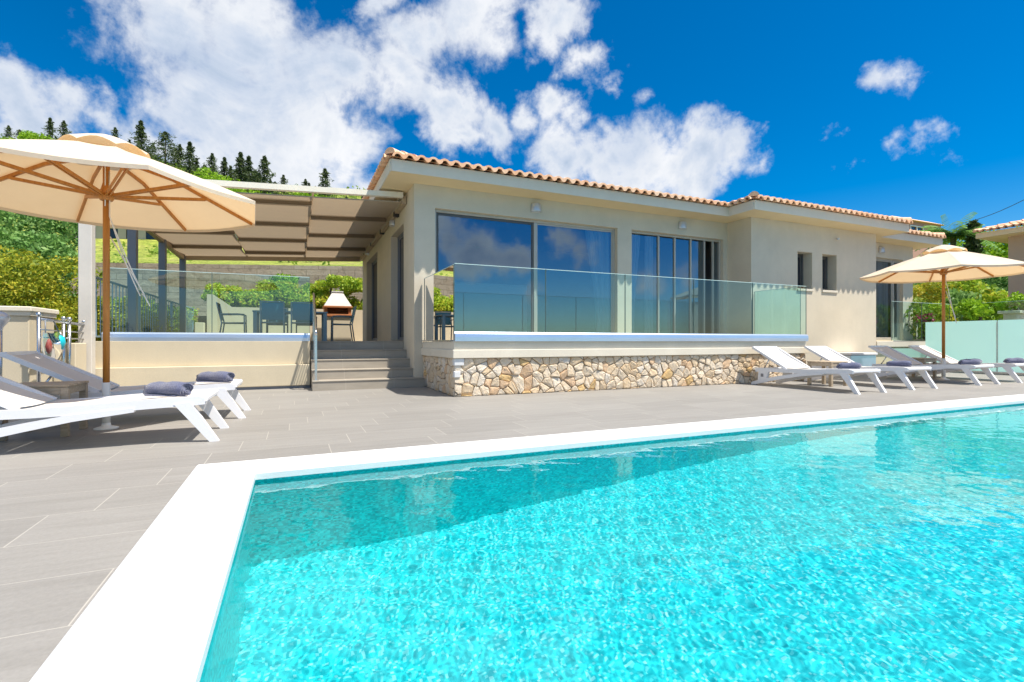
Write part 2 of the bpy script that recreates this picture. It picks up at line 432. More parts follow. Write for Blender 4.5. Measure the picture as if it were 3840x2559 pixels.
m, nt, b = NT('hillside_grass'); p = pos(nt)
f = noise(nt, .25, 6, .7, p, .3); f2 = noise(nt, 2.5, 5, .75, p)
c = ramp(nt, f, [(.30, (.16,.26,.03)), (.45, (.34,.41,.05)), (.6, (.47,.47,.10)), (.75, (.42,.34,.16))])
c = mixc(nt, .9, c, ramp(nt, f2, [(.36, (.30,.34,.28)), (.6, (1,1,1))]), 'MULTIPLY')
c = mixc(nt, .6, c, ramp(nt, noise(nt, .8, 5, .7, p, 1.0), [(.4, (.62,.72,.5)), (.6, (1,1,1))]), 'MULTIPLY')
nt.links.new(c, b.inputs['Base Color']); b.inputs['Roughness'].default_value = 1; bump(nt, f2, .8, .2, b); M['grass'] = m

m, nt, b = NT('retaining_blockwork'); p = pos(nt)
sep = N(nt, 'ShaderNodeSeparateXYZ'); nt.links.new(p, sep.inputs[0])
cb = N(nt, 'ShaderNodeCombineXYZ'); nt.links.new(math_n(nt, 'SUBTRACT', sep.outputs[0], math_n(nt, 'MULTIPLY', sep.outputs[1], .32)), cb.inputs[0]); nt.links.new(sep.outputs[2], cb.inputs[1])
bk = N(nt, 'ShaderNodeTexBrick'); nt.links.new(cb.outputs[0], bk.inputs[0])
bk.inputs['Scale'].default_value = 1; bk.inputs['Brick Width'].default_value = 1.1; bk.inputs['Row Height'].default_value = .27; bk.inputs['Mortar Size'].default_value = .015
bk.inputs['Color1'].default_value = (.44,.36,.26,1); bk.inputs['Color2'].default_value = (.56,.48,.36,1); bk.inputs['Mortar'].default_value = (.34,.28,.20,1)
f = noise(nt, 3, 7, .75, p, .5)
c = mixc(nt, .85, bk.outputs[0], ramp(nt, f, [(.3, (.5,.45,.4)), (.5, (.95,.9,.85)), (.7, (1,1,1))]), 'MULTIPLY')
nt.links.new(c, b.inputs['Base Color']); b.inputs['Roughness'].default_value = 1; bump(nt, f, .8, .05, b); M['retain'] = m

m, nt, b = NT('sea_water'); b.inputs['Base Color'].default_value = (.01,.06,.16,1); b.inputs['Roughness'].default_value = .15
bump(nt, noise(nt, .5, 4, .6, pos(nt)), .4, .3, b); M['sea'] = m
M['soil'] = simple('garden_soil', (.20,.15,.10), .95, 0, .25, 4, 12, .6, .05)
M['cable'] = simple('black_cable', (.02,.02,.025), .6)
M['bagclear'] = sheet('clear_plastic', (.86,.93,.94), .12, 1.4)
M['teal'] = simple('turquoise_plastic', (.01,.50,.60), .4)
M['redp'] = simple('red_plastic', (.5,.07,.05), .5)

# ------------------------------------------------------------------ camera, sun, sky
cam = bpy.data.cameras.new('camera'); co = bpy.data.objects.new('camera', cam); COL.objects.link(co)
cam.sensor_width = 36; cam.lens = 36*FPX/2353; cam.clip_end = 20000; cam.clip_start = .05
co.location = (0,0,EYE); co.rotation_euler = (PI/2, 0, -TH); S.camera = co

LD = Vector((-.36, .34, -1)).normalized()       # direction the sunlight travels
sun = bpy.data.lights.new('sun', 'SUN'); so = bpy.data.objects.new('sun', sun); COL.objects.link(so)
sun.cycles.is_caustics_light = True; sun.energy = 4.9; sun.angle = math.radians(.75); sun.color = (1, .94, .845)
so.rotation_euler = LD.to_track_quat('-Z', 'Y').to_euler()
elev = math.asin(-LD.z); azim = math.atan2(-LD.x, -LD.y)  # from +Y clockwise

W = bpy.data.worlds.new('World'); S.world = W; W.use_nodes = True; nt = W.node_tree
bg = nt.nodes['Background']
sky = N(nt, 'ShaderNodeTexSky'); sky.sky_type = 'NISHITA'; sky.sun_disc = False
sky.sun_elevation = elev; sky.sun_rotation = azim; sky.altitude = 200; sky.air_density = 1.0; sky.dust_density = .25; sky.ozone_density = 4.5
hs = N(nt, 'ShaderNodeHueSaturation'); hs.inputs['Saturation'].default_value = 1.52; hs.inputs['Value'].default_value = 1.0
nt.links.new(sky.outputs[0], hs.inputs['Color'])
tcn = N(nt, 'ShaderNodeTexCoord'); D = tcn.outputs['Generated']
def pdir(px, py, mirror=False):
    l = (px-1176.5)/FPX; z = (784-py)/FPX
    x = SN + l*CS; y = CS - l*SN
    if mirror: y = -y
    return Vector((x, y, z)).normalized()
blobs = [(380,50,135),(430,190,170),(345,330,90),(560,130,165),(620,290,190),(735,210,130),(790,330,110),(840,180,90),
 (990,110,95),(1080,40,120),(960,200,85),(700,400,110),(480,370,140),(1040,250,75),(1120,300,70),(1060,330,60),(1210,275,45),(1300,245,50),
 (1275,50,65),(1235,110,45),(1338,145,42),(1398,197,24),(1478,228,24),
 (1285,365,60),(1340,350,60),(1400,350,80),(1460,350,80),(1520,355,85),(1580,355,85),(1640,345,65),(1680,370,55),(1640,410,80),(1450,410,80),(1740,390,30),
 (50,235,95),(140,235,80),(190,280,66),(40,300,100),(110,300,80),
 (2030,196,46),(2080,186,50),(2080,325,46),(2130,318,58),(2190,315,46),(2230,303,30),(1968,405,28),(1240,30,60),(880,12,38),(1910,318,10),(840,420,70),(1765,385,22)]
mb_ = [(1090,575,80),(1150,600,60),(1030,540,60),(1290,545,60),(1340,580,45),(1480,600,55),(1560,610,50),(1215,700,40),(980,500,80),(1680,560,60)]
warp = N(nt, 'ShaderNodeTexNoise'); warp.inputs['Scale'].default_value = 5.0; warp.inputs['Detail'].default_value = 7; warp.inputs['Roughness'].default_value = .62
nt.links.new(D, warp.inputs['Vector'])
wv = N(nt, 'ShaderNodeVectorMath', operation='SUBTRACT'); nt.links.new(warp.outputs['Color'], wv.inputs[0]); wv.inputs[1].default_value = (.5,.5,.5)
ws = N(nt, 'ShaderNodeVectorMath', operation='SCALE'); ws.inputs['Scale'].default_value = .20; nt.links.new(wv.outputs[0], ws.inputs[0])
wa = N(nt, 'ShaderNodeVectorMath', operation='ADD'); nt.links.new(D, wa.inputs[0]); nt.links.new(ws.outputs[0], wa.inputs[1])
field = None
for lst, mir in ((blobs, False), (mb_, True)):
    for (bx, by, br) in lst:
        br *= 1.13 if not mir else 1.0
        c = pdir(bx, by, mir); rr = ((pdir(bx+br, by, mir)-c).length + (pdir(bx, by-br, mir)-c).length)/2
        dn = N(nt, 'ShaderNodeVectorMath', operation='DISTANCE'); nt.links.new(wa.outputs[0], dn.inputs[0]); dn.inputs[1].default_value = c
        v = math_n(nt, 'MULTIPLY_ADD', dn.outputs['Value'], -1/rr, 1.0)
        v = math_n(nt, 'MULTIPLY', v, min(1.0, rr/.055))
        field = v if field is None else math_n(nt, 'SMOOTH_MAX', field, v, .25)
for (ax_, el_, rr) in ((120,45,.34),(165,55,.36),(205,42,.34),(250,50,.33),(290,60,.30),(20,78,.25),(150,28,.20),(225,24,.20),(100,25,.22),(270,22,.22),(185,80,.28),(330,70,.22),(75,62,.26)):  # unseen clouds added overhead and behind the camera to whiten the ambient light
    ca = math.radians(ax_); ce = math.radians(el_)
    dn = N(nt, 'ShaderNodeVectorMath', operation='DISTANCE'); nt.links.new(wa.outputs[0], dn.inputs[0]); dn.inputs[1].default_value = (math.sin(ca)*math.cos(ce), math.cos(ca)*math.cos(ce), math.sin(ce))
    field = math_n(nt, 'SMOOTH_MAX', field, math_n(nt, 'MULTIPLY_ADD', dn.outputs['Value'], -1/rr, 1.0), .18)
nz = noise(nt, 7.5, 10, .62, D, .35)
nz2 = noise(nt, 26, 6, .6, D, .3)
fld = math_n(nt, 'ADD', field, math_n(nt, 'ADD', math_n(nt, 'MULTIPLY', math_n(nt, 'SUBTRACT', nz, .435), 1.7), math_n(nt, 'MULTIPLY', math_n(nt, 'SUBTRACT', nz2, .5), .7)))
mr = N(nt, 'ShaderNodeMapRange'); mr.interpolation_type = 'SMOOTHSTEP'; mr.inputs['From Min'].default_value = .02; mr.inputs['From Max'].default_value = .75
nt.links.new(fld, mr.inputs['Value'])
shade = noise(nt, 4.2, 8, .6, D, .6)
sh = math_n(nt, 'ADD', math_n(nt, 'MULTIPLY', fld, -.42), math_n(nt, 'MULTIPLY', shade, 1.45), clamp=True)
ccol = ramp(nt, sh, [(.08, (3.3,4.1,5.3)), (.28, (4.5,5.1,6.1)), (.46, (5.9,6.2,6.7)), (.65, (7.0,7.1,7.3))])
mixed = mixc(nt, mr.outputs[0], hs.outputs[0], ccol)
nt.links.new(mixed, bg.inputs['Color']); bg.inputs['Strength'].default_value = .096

S.view_settings.view_transform = 'Standard'; S.view_settings.look = 'None'; S.view_settings.exposure = 0.54; S.view_settings.gamma = 1
S.render.engine = 'CYCLES'
cy = S.cycles; cy.use_denoising = True; cy.max_bounces = 10; cy.transparent_max_bounces = 24; cy.caustics_reflective = False; cy.caustics_refractive = True
cy.sample_clamp_indirect = 6

# ------------------------------------------------------------------ setting: deck, pool
PX0, PX1, PY0, PY1 = -.23, 10.4, -3.2, 3.66     # water edges
CW = .385
mb = MB()
def frame_rect(mb, ox0, ox1, oy0, oy1, ix0, ix1, iy0, iy1, z0, z1):
    mb.box(ox0, ox1, oy0, iy0, z0, z1); mb.box(ox0, ox1, iy1, oy1, z0, z1)
    mb.box(ox0, ix0, iy0, iy1, z0, z1); mb.box(ix1, ox1, iy0, iy1, z0, z1)
frame_rect(mb, -16, 40, -5.2, 12, PX0-CW, PX1+CW, PY0-CW, PY1+CW, -2.6, 0)
tag(mb.obj('deck_floor', M['deck']), 'grey porcelain tiled pool deck with pale joints', 'deck', kind='structure')
mb = MB()
def ring(mb, z0, z1, o, i):
    outer = [(PX0-o,PY0-o),(PX1+o,PY0-o),(PX1+o,PY1+o),(PX0-o,PY1+o)]; inner = [(PX0-i,PY0-i),(PX1+i,PY0-i),(PX1+i,PY1+i),(PX0-i,PY1+i)]
    return outer, inner
o_, i_ = ring(mb, 0, 0, CW, 0); bev = .012; ztop = .012
vs = []; 
for (lst, z) in ((o_, -.05), (o_, ztop-bev/2), (ring(mb,0,0,CW-bev,0)[0], ztop), (ring(mb,0,0,0,bev*-1)[1], ztop), (i_, ztop-bev), (i_, -.06), ):
    pass
rings = [( [(PX0-k,PY0-k),(PX1+k,PY0-k),(PX1+k,PY1+k),(PX0-k,PY1+k)], z) for k, z in ((CW+.001,-.05),(CW+.001,ztop-.008),(CW-.01,ztop),(.012,ztop),(0.0,ztop-.012),(0.0,-.04),(.03,-.04))]
V_ = [(x,y,z) for r, z in rings for x, y in r]
F_ = [(i*4+k, i*4+(k+1)%4, (i+1)*4+(k+1)%4, (i+1)*4+k) for i in range(len(rings)-1) for k in range(4)]
mb.add(V_, F_); tag(mb.obj('pool_coping', M['coping']), 'broad white stone coping round the pool', 'pool edge', kind='structure')
# pool basin
def pdepth(x):
    t = max(0, min(1, (x-.6)/5.0)); return -1.45 + .55*t
mb = MB()
xs = [PX0-.03] + [.6+i*.5 for i in range(11)] + [PX1+.03]
for a, b_ in zip(xs[:-1], xs[1:]):
    mb.add([(a,PY0-.03,pdepth(a)),(b_,PY0-.03,pdepth(b_)),(b_,PY1+.03,pdepth(b_)),(a,PY1+.03,pdepth(a))], [(0,1,2,3)])
tag(mb.obj('pool_floor', M['poolfloor']), 'turquoise mosaic pool floor seen through water', 'pool', kind='structure')
mb = MB()
a0, a1, b0, b1 = PX0-.03, PX1+.03, PY0-.03, PY1+.03
mb.add([(a0,b0,-2),(a1,b0,-2),(a1,b1,-2),(a0,b1,-2),(a0,b0,-.04),(a1,b0,-.04),(a1,b1,-.04),(a0,b1,-.04)], [(0,1,5,4),(1,2,6,5),(2,3,7,6),(3,0,4,7)])
tag(mb.obj('pool_basin_wall', M['poolwall']), 'teal mosaic pool side seen through water', 'pool', kind='structure')
wxs = np.concatenate([np.arange(a0, 4.2, .0072), np.linspace(4.2, a1, 480)])
wys = np.concatenate([np.linspace(b0, .3, 80)[:-1], np.linspace(.3, b1, 450)])
NXW, NYW = len(wxs)-1, len(wys)-1; WXg, WYg = np.meshgrid(wxs, wys)
wz = np.zeros_like(WXg); gw_ = np.random.default_rng(4)
fade = np.clip((WYg-.1)/.4, 0, 1)
for q in range(74):
    small = q < 56
    lam = .025+.028*gw_.random() if small else (.10+.16*gw_.random() if q < 68 else .45+.4*gw_.random())
    amp = (.000041 if small else .00013 if q < 68 else .00009)*lam/.2
    th = gw_.random()*2*PI; k_ = 2*PI/lam
    wz += amp*np.sin(k_*(WXg*math.cos(th)+WYg*math.sin(th)) + gw_.random()*6.3 + .6*np.sin(WXg*gw_.uniform(.5,2)+WYg*gw_.uniform(.5,2)))*(fade if small else 1)
Vw = np.stack([WXg, WYg, -.058+wz], -1).reshape(-1,3); ii, jj = np.meshgrid(np.arange(NYW), np.arange(NXW), indexing='ij'); a = (ii*(NXW+1)+jj).ravel()
water = np_mesh('pool_water', Vw, np.stack([a, a+1, a+NXW+2, a+NXW+1], 1), M['water'], smooth=True)
water.cycles.is_caustics_caster = True
for nm in ('pool_floor', 'pool_basin_wall'): bpy.data.objects[nm].cycles.is_caustics_receiver = True
tag(water, 'rippled clear turquoise pool water', 'water', kind='structure')

# ------------------------------------------------------------------ ground / hill / sea
def smooth(t): t = np.clip(t, 0, 1); return t*t*(3-2*t)
def hill_z(X, Y):
    d = X*SN + Y*CS; l = X*CS - Y*SN
    r = np.hypot(X, Y) + 1e-6
    px = np.where(d > .05*r, 1176.5 + FPX*l/np.maximum(d, .05*r), np.where(l < 0, -4000, 6000))
    sm = np.interp(px, [-2500,-400,0,200,330,500,640,830,1200,1700,2200,2700,4000], [.36,.40,.405,.392,.365,.326,.300,.285,.25,.19,.17,.18,.10])
    k = np.where(px < 2000, 1, 1.0)
    s = .150 + (sm-.150)*smooth((d-26)/62)
    z = EYE + np.minimum(d, 95)*s + np.maximum(d-95, 0)*.10*0
    z = z + .35*np.sin(X*.31+1.3)*np.sin(Y*.27)*smooth((d-30)/20) + .8*np.sin(X*.09)*np.sin(Y*.083+.5)*smooth((d-40)/20)
    near = smooth((Y + .324*np.clip(X, -14, 6) - 24.42)/.4)
    zn = -3.0 + 0*X
    return zn*(1-near) + z*near
gx = np.concatenate([np.linspace(-220, -60, 33), np.linspace(-57, 120, 140), np.linspace(124, 300, 40)])
gy = np.concatenate([np.array([-90, -50, -20, 0, 12, 18, 24.3]), np.linspace(24.9, 40, 26), np.linspace(41, 110, 70), np.linspace(114, 220, 24)])
GX, GY = np.meshgrid(gx, gy); GY = np.where(GY > 24, GY - .324*np.clip(GX, -14, 6)*np.clip((60-GY)/35, 0, 1), GY); GZ = hill_z(GX, GY)
GZ[:2] = -60
Vt = np.stack([GX, GY, GZ], -1).reshape(-1, 3); nx = len(gx)
ii, jj = np.meshgrid(np.arange(len(gy)-1), np.arange(nx-1), indexing='ij'); a = (ii*nx+jj).ravel()
g = np_mesh('ground', Vt, np.stack([a, a+1, a+nx+1, a+nx], 1), M['grass'], smooth=True)
tag(g, 'grassy hillside rising behind the villa', 'hillside', kind='structure')
mb = MB(); mb.add([(-9000,-9000,-58),(9000,-9000,-58),(9000,9000,-58),(-9000,9000,-58)], [(0,1,2,3)])
tag(mb.obj('sea', M['sea']), 'blue sea reaching to the horizon', 'sea', kind='structure')

# garden bed between low wall and retaining wall
def wl(x): return 24.12 - .324*max(-14, min(6, x))
mb = MB(); mb.prism([(-14,20.3),(26,20.3),(26,wl(26)+.02),(6,wl(6)+.02),(-14,wl(-14)+.02)], -2, 1.75); tag(mb.obj('garden_bed', M['soil']), 'planting bed below the retaining wall', 'soil', kind='structure')
mb = MB(); mb.prism([(-14,wl(-14)),(6,wl(6)),(30,wl(6)),(30,wl(6)+.5),(6,wl(6)+.5),(-14,wl(-14)+.5)], -2, 4.23)
rw = mb.obj('retaining_wall', M['retain']); tag(rw, 'long weathered stone block retaining wall below the grass slope', 'wall')

# ------------------------------------------------------------------ villa
HX0, HX1, HY0, HY1 = 2.12, 18.3, 9.5, 17.3
WX0, WX1, WY0 = 10.22, 15.12, 8.765
ZB, ZS = .87, 3.90          # floor level, soffit level
villa = thing('villa', 'single storey beige villa with terracotta tiled roof and large sliding windows', 'house', (HX0, HY0, 0))
inv = Matrix.Translation((-HX0, -HY0, 0))
def vpart(mb, name, mat, parent=None, label=None):
    mb.v = [(x-HX0, y-HY0, z) for x, y, z in mb.v]
    o = mb.obj(name, mat, parent or villa)
    if label: o['label'] = label
    return o
W1 = (2.53, 6.82, .90, 3.47); W2 = (7.22, 10.09, .90, 3.47); W3 = (16.2, 17.77, .90, 3.45)
NA = (11.87, 12.43, 2.225, 3.18); NB = (12.83, 13.41, 2.225, 3.18)
mb = MB()
mb.wall((0,HY0,0), (1,0,0), (0,-1,0), .22, HX0, WX0, 0, ZS+.02, [W1, W2])
mb.wall((0,HY0,0), (1,0,0), (0,-1,0), .22, WX1, HX1, 0, ZS+.02, [W3])
mb.wall((0,WY0,0), (1,0,0), (0,-1,0), .33, WX0, WX1, 0, ZS+.02, [NA, NB])
mb.wall((WX0,0,0), (0,1,0), (-1,0,0), .25, WY0+.33, HY0, 0, ZS+.02)
mb.wall((WX1,0,0), (0,1,0), (1,0,0), .25, WY0+.33, HY0, 0, ZS+.02)
D1 = (10.5, 12.0, ZB, 3.35); D2 = (14.1, 16.3, ZB, 3.35)
mb.wall((HX0,0,0), (0,1,0), (-1,0,0), .25, HY0+.22, HY1, 0, ZS+.02, [D1, D2])
mb.wall((HX1,0,0), (0,1,0), (1,0,0), .25, HY0+.22, HY1, 0, ZS+.02)
mb.wall((0,HY1,0), (1,0,0), (0,1,0), .25, HX0+.25, HX1-.25, 0, ZS+.02)
vpart(mb, 'wall', M['wall'])
# interior
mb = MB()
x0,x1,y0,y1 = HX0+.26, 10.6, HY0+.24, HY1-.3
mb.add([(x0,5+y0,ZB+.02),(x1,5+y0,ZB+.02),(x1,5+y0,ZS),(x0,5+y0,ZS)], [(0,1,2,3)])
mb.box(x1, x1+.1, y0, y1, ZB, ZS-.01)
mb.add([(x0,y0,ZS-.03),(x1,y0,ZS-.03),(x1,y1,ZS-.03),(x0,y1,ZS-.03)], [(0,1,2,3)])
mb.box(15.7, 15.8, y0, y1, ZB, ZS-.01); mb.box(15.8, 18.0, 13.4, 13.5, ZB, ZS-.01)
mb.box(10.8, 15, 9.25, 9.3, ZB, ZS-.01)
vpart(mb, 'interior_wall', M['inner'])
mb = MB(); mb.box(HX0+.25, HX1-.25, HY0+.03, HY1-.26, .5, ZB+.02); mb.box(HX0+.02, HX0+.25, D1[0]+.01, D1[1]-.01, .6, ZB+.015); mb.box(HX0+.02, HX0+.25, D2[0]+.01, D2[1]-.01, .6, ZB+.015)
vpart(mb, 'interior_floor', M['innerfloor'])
# windows
def window(u0, u1, z0, z1, Y, mull, name='window', skip=(), fr=.05, axis='x', sgn=-1, glass='win_glass', gdepth=.13, matf=None, dark=(), mw=.03, rims=True):
    """frame plane gdepth behind the wall face"""
    mb = MB(); yf = Y + gdepth
    def bx(a, b, c, d, y0=None, y1=None):
        y0 = yf-.035 if y0 is None else y0; y1 = yf+.035 if y1 is None else y1
        if axis == 'x': mb.bbox(a, b, y0, y1, c, d, .004)
        else: mb.bbox(y0, y1, a, b, c, d, .004)
    bx(u0, u0+fr, z0, z1); bx(u1-fr, u1, z0, z1); bx(u0+fr, u1-fr, z1-fr, z1); bx(u0+fr, u1-fr, z0, z0+fr)
    us = [u0+fr] + list(mull) + [u1-fr]; darks = []
    for mlu in mull: bx(mlu-mw, mlu+mw, z0+fr, z1-fr, yf-.028, yf+.03)
    for i in range(len(us)-1):     # inner sash rims
        a, b = us[i] + (mw if i else 0), us[i+1] - (mw if i < len(us)-2 else 0)
        if i in skip or not rims: continue
        w = .035
        main = mb
        if i in dark: mb = MB(); w = .05
        bx(a, a+w, z0+fr, z1-fr, yf-.012, yf+.025); bx(b-w, b, z0+fr, z1-fr, yf-.012, yf+.025)
        bx(a+w, b-w, z1-fr-w, z1-fr, yf-.012, yf+.025); bx(a+w, b-w, z0+fr, z0+fr+w, yf-.012, yf+.025)
        if i in dark: darks.append(mb); mb = main
    o = vpart(mb, name, matf or M['alu'])
    for q in darks: vpart(q, 'sash', M['aludark'], o)
    for i in range(len(us)-1):
        if i in skip: continue
        g = MB(); q_ = mw+.001 if not rims else .032; a, b = us[i]+q_, us[i+1]-q_; c, d = z0+fr+.03, z1-fr-.03
        if axis == 'x': g.add([(a,yf+.004,c),(b,yf+.004,c),(b,yf+.004,d),(a,yf+.004,d)], [(0,1,2,3)])
        else: g.add([(yf+.004,a,c),(yf+.004,b,c),(yf+.004,b,d),(yf+.004,a,d)], [(0,1,2,3)])
        vpart(g, 'pane', M[glass], o)
    return o
window(*W1[:2], *W1[2:], HY0, [4.76], dark=(0,))
window(*W2[:2], *W2[2:], HY0, [8.10, 8.60, 9.11, 9.56, 9.85], skip=(4,), mw=.022, rims=False)
window(*W3[:2], *W3[2:], HY0, [17.45])
window(*NA, WY0, [], gdepth=.28, matf=M['aludark'], glass='darkglass')
window(*NB, WY0, [], gdepth=.28, matf=M['aludark'], glass='darkglass')
window(*D1, HX0, [11.25], name='door', axis='y', gdepth=.19, matf=M['darkpost'], glass='darkglass')
window(*D2, HX0, [15.2], name='door', axis='y', gdepth=.19, matf=M['darkpost'], glass='darkglass')
for a in (NA, NB):
    mb = MB(); mb.bbox(a[0]-.02, a[1]+.02, WY0-.03, WY0+.2, a[2]-.06, a[2]-.003, .004); vpart(mb, 'window_sill', M['slab'])
# eaves slab (soffit + fascia)
E = .53
poly = [(HX0-E, HY0-E), (WX0-E, HY0-E), (WX0-E, WY0-E), (WX1+E, WY0-E), (WX1+E, HY0-E), (HX1+E, HY0-E), (HX1+E, HY1+E), (HX0-E, HY1+E)]
mb = MB(); mb.prism(poly, ZS, ZS+.20); ev = vpart(mb, 'eaves', M['soffit'])
lip = [(x, y) for x, y in poly]
mb = MB()
for (ax, ay), (bx_, by_) in zip(poly, poly[1:]+poly[:1]):
    t = Vector((bx_-ax, by_-ay, 0)).normalized(); nrm = Vector((t.y, -t.x, 0))
    # convex corners extend, simple butt
    p0 = Vector((ax, ay, 0)) + nrm*.012; p1 = Vector((bx_, by_, 0)) + nrm*.012
    mb.beam(p0 + Vector((0,0,ZS+.105)), p1 + Vector((0,0,ZS+.105)), .02, .215)
vpart(mb, 'fascia', M['fascia'], ev)
# roof
SP = .216; R_ = .096; PIT = math.tan(math.radians(14.5))
def arch_col(mb, s0, es, ed, eu, z0, tmax, r=R_, seg=.42, n=7):
    """cover tiles in one column: es = eave start point, ed along-eave dir, eu upslope dir"""
    t = -.11; 
    while t < tmax-.02:
        t2 = min(t+seg+.05, tmax)
        vs = []
        jt = random.uniform(-.006, .006)
        for tt, rr, dz in ((t, r*1.03, .020), (t2, r*.88, 0)):
            for k in range(n+1):
                a = PI*k/n
                q = es + ed*(s0 + jt - rr*math.cos(a)) + eu*tt
                vs.append((q.x, q.y, z0 + tt*PIT + dz + rr*.92*math.sin(a)))
        # inner shell for thickness at the open end
        for k in range(n+1):
            a = PI*k/n; rr = r*.62
            q = es + ed*(s0 + jt - rr*math.cos(a)) + eu*t
            vs.append((q.x, q.y, z0 + t*PIT + .020 + rr*.90*math.sin(a)))
        for k in range(n+1):
            a = PI*k/n; rr = r*.62
            q = es + ed*(s0 + jt - rr*math.cos(a)) + eu*(t+.2)
            vs.append((q.x, q.y, z0 + (t+.2)*PIT + .012 + rr*.90*math.sin(a)))
        m = n+1
        mb.add(vs, [(k, k+1, m+k+1, m+k) for k in range(n)] + [(2*m+k, 2*m+k+1, 3*m+k+1, 3*m+k) for k in range(n)], True)
        mb.add([vs[i] for i in list(range(m)) + list(range(2*m, 3*m))], [(k, m+k, m+k+1, k+1) for k in range(n)])
        t += seg
def pan_col(mb, s0, es, ed, eu, z0, tmax, n=4):
    vs = []; w = SP-1.2*R_
    for tt in (-.095, tmax):
        for k in range(n+1):
            u = -1+2*k/n
            q = es + ed*(s0 + u*w/2) + eu*tt
            vs.append((q.x, q.y, z0 + tt*PIT + .012 + .028*u*u))
    mb.add(vs, [(k, k+1, n+2+k, n+1+k) for k in range(n)], True)
    w2 = SP-.9*R_; V = []; m = 8      # thick drooping front of the pan tile
    for k in range(m+1):
        u = -1+2*k/m; q = es + ed*(s0 + u*w2/2) + eu*(-.118)
        V.append((q.x, q.y, z0 + .045)); 
    for k in range(m+1):
        u = -1+2*k/m; q = es + ed*(s0 + u*w2/2) + eu*(-.118)
        V.append((q.x, q.y, z0 + .018 - .052*(1-u*u)))
    for k in range(m+1):
        u = -1+2*k/m; q = es + ed*(s0 + u*w2/2) + eu*(.05)
        V.append((q.x, q.y, z0 + .03 - .03*(1-u*u)))
    mb.add(V, [(k, k+1, m+2+k, m+1+k) for k in range(m)] + [(m+1+k, m+2+k, 2*m+3+k, 2*m+2+k) for k in range(m)])
def roof_plane(mb, es, ed, eu, L, z0, depth, hl=True, hr=True):
    es, ed, eu = Vector(es), Vector(ed), Vector(eu)
    n = int(round(L/SP)); sp = L/n
    for k in range(n):
        s = (k+.5)*sp
        tm = depth
        if hl: tm = min(tm, s+.02)
        if hr: tm = min(tm, L-s+.02)
        if tm > .12: arch_col(mb, s, es, ed, eu, z0, tm)
        s2 = k*sp
        tm2 = depth
        if hl: tm2 = min(tm2, s2+.02)
        if hr: tm2 = min(tm2, L-s2+.02)
        if tm2 > .1: pan_col(mb, s2, es, ed, eu, z0, tm2)
    # base sheet
def sheet_poly(mb, pts): mb.add(pts, [tuple(range(len(pts)))])
mb = MB(); ZT = ZS+.235
ex0, ex1, ey0, ey1 = HX0-E-.01, HX1+E+.01, HY0-E-.01, HY1+E+.01
dep = (ey1-ey0)/2
roof_plane(mb, (ex0, ey0, 0), (1,0,0), (0,1,0), ex1-ex0, ZT, dep)
roof_plane(mb, (ex0, ey1, 0), (0,-1,0), (1,0,0), ey1-ey0, ZT, dep)
roof_plane(mb, (ex1, ey0, 0), (0,1,0), (-1,0,0), ey1-ey0, ZT, dep)
wx0, wx1, wy0 = WX0-E-.01, WX1+E+.01, WY0-E-.01; wd = (wx1-wx0)/2
roof_plane(mb, (wx0, wy0, 0), (1,0,0), (0,1,0), wx1-wx0, ZT, wd)
roof_plane(mb, (wx0, wy0+4, 0), (0,-1,0), (1,0,0), 4, ZT, wd, hl=False)
roof_plane(mb, (wx1, wy0, 0), (0,1,0), (-1,0,0), 4, ZT, wd, hr=False)
def up(z, t): return z + t*PIT
zt = ZT-.006
EO = .085
ex0 -= EO; ex1 += EO; ey0 -= EO; ey1 += EO; wx0 -= EO; wx1 += EO; wy0 -= EO; dep += EO; wd += EO
sheet_poly(mb, [(ex0,ey0,zt),(ex1,ey0,zt),(ex1-dep,ey0+dep,up(zt,dep)),(ex0+dep,ey0+dep,up(zt,dep))])
sheet_poly(mb, [(ex0,ey1,zt),(ex0,ey0,zt),(ex0+dep,ey0+dep,up(zt,dep))])
sheet_poly(mb, [(ex1,ey0,zt),(ex1,ey1,zt),(ex1-dep,ey0+dep,up(zt,dep))])
sheet_poly(mb, [(ex1,ey1,zt),(ex0,ey1,zt),(ex0+dep,ey0+dep,up(zt,dep)),(ex1-dep,ey0+dep,up(zt,dep))])
sheet_poly(mb, [(wx0,wy0,zt),(wx1,wy0,zt),(wx0+wd,wy0+wd,up(zt,wd))])
sheet_poly(mb, [(wx0,wy0,zt),(wx0+wd,wy0+wd,up(zt,wd)),(wx0+wd,wy0+4,up(zt,wd)),(wx0,wy0+4,zt)])
sheet_poly(mb, [(wx1,wy0,zt),(wx1,wy0+4,zt),(wx0+wd,wy0+4,up(zt,wd)),(wx0+wd,wy0+wd,up(zt,wd))])
ex0 += EO; ex1 -= EO; ey0 += EO; ey1 -= EO; wx0 += EO; wx1 -= EO; wy0 += EO; dep -= EO; wd -= EO
roof = vpart(mb, 'roof', M['tile'])
def caps(mb, p0, d, L, slope, r=.11):
    """row of half round cap tiles from p0 along horizontal dir d"""
    p0 = Vector(p0); d = Vector(d).normalized(); a = Vector((d.y, -d.x, 0)); t = -.06; n = 8
    while t < L:
        vs = []
        for tt, rr, dz in ((t, r, .02), (t+.40, r*.86, 0)):
            for k in range(n+1):
                an = PI*k/n
                q = p0 + d*tt - a*rr*math.cos(an); vs.append((q.x, q.y, p0.z + tt*slope + dz + rr*math.sin(an)))
        q = p0 + d*t; vs.append((q.x, q.y, p0.z + t*slope + .02))
        m = n+1
        mb.add(vs, [(k, k+1, m+k+1, m+k) for k in range(n)], True)
        mb.add([vs[i] for i in range(m)] + [vs[-1]], [(k, m, k+1) for k in range(n)])
        t += .36
q2 = math.sqrt(2)
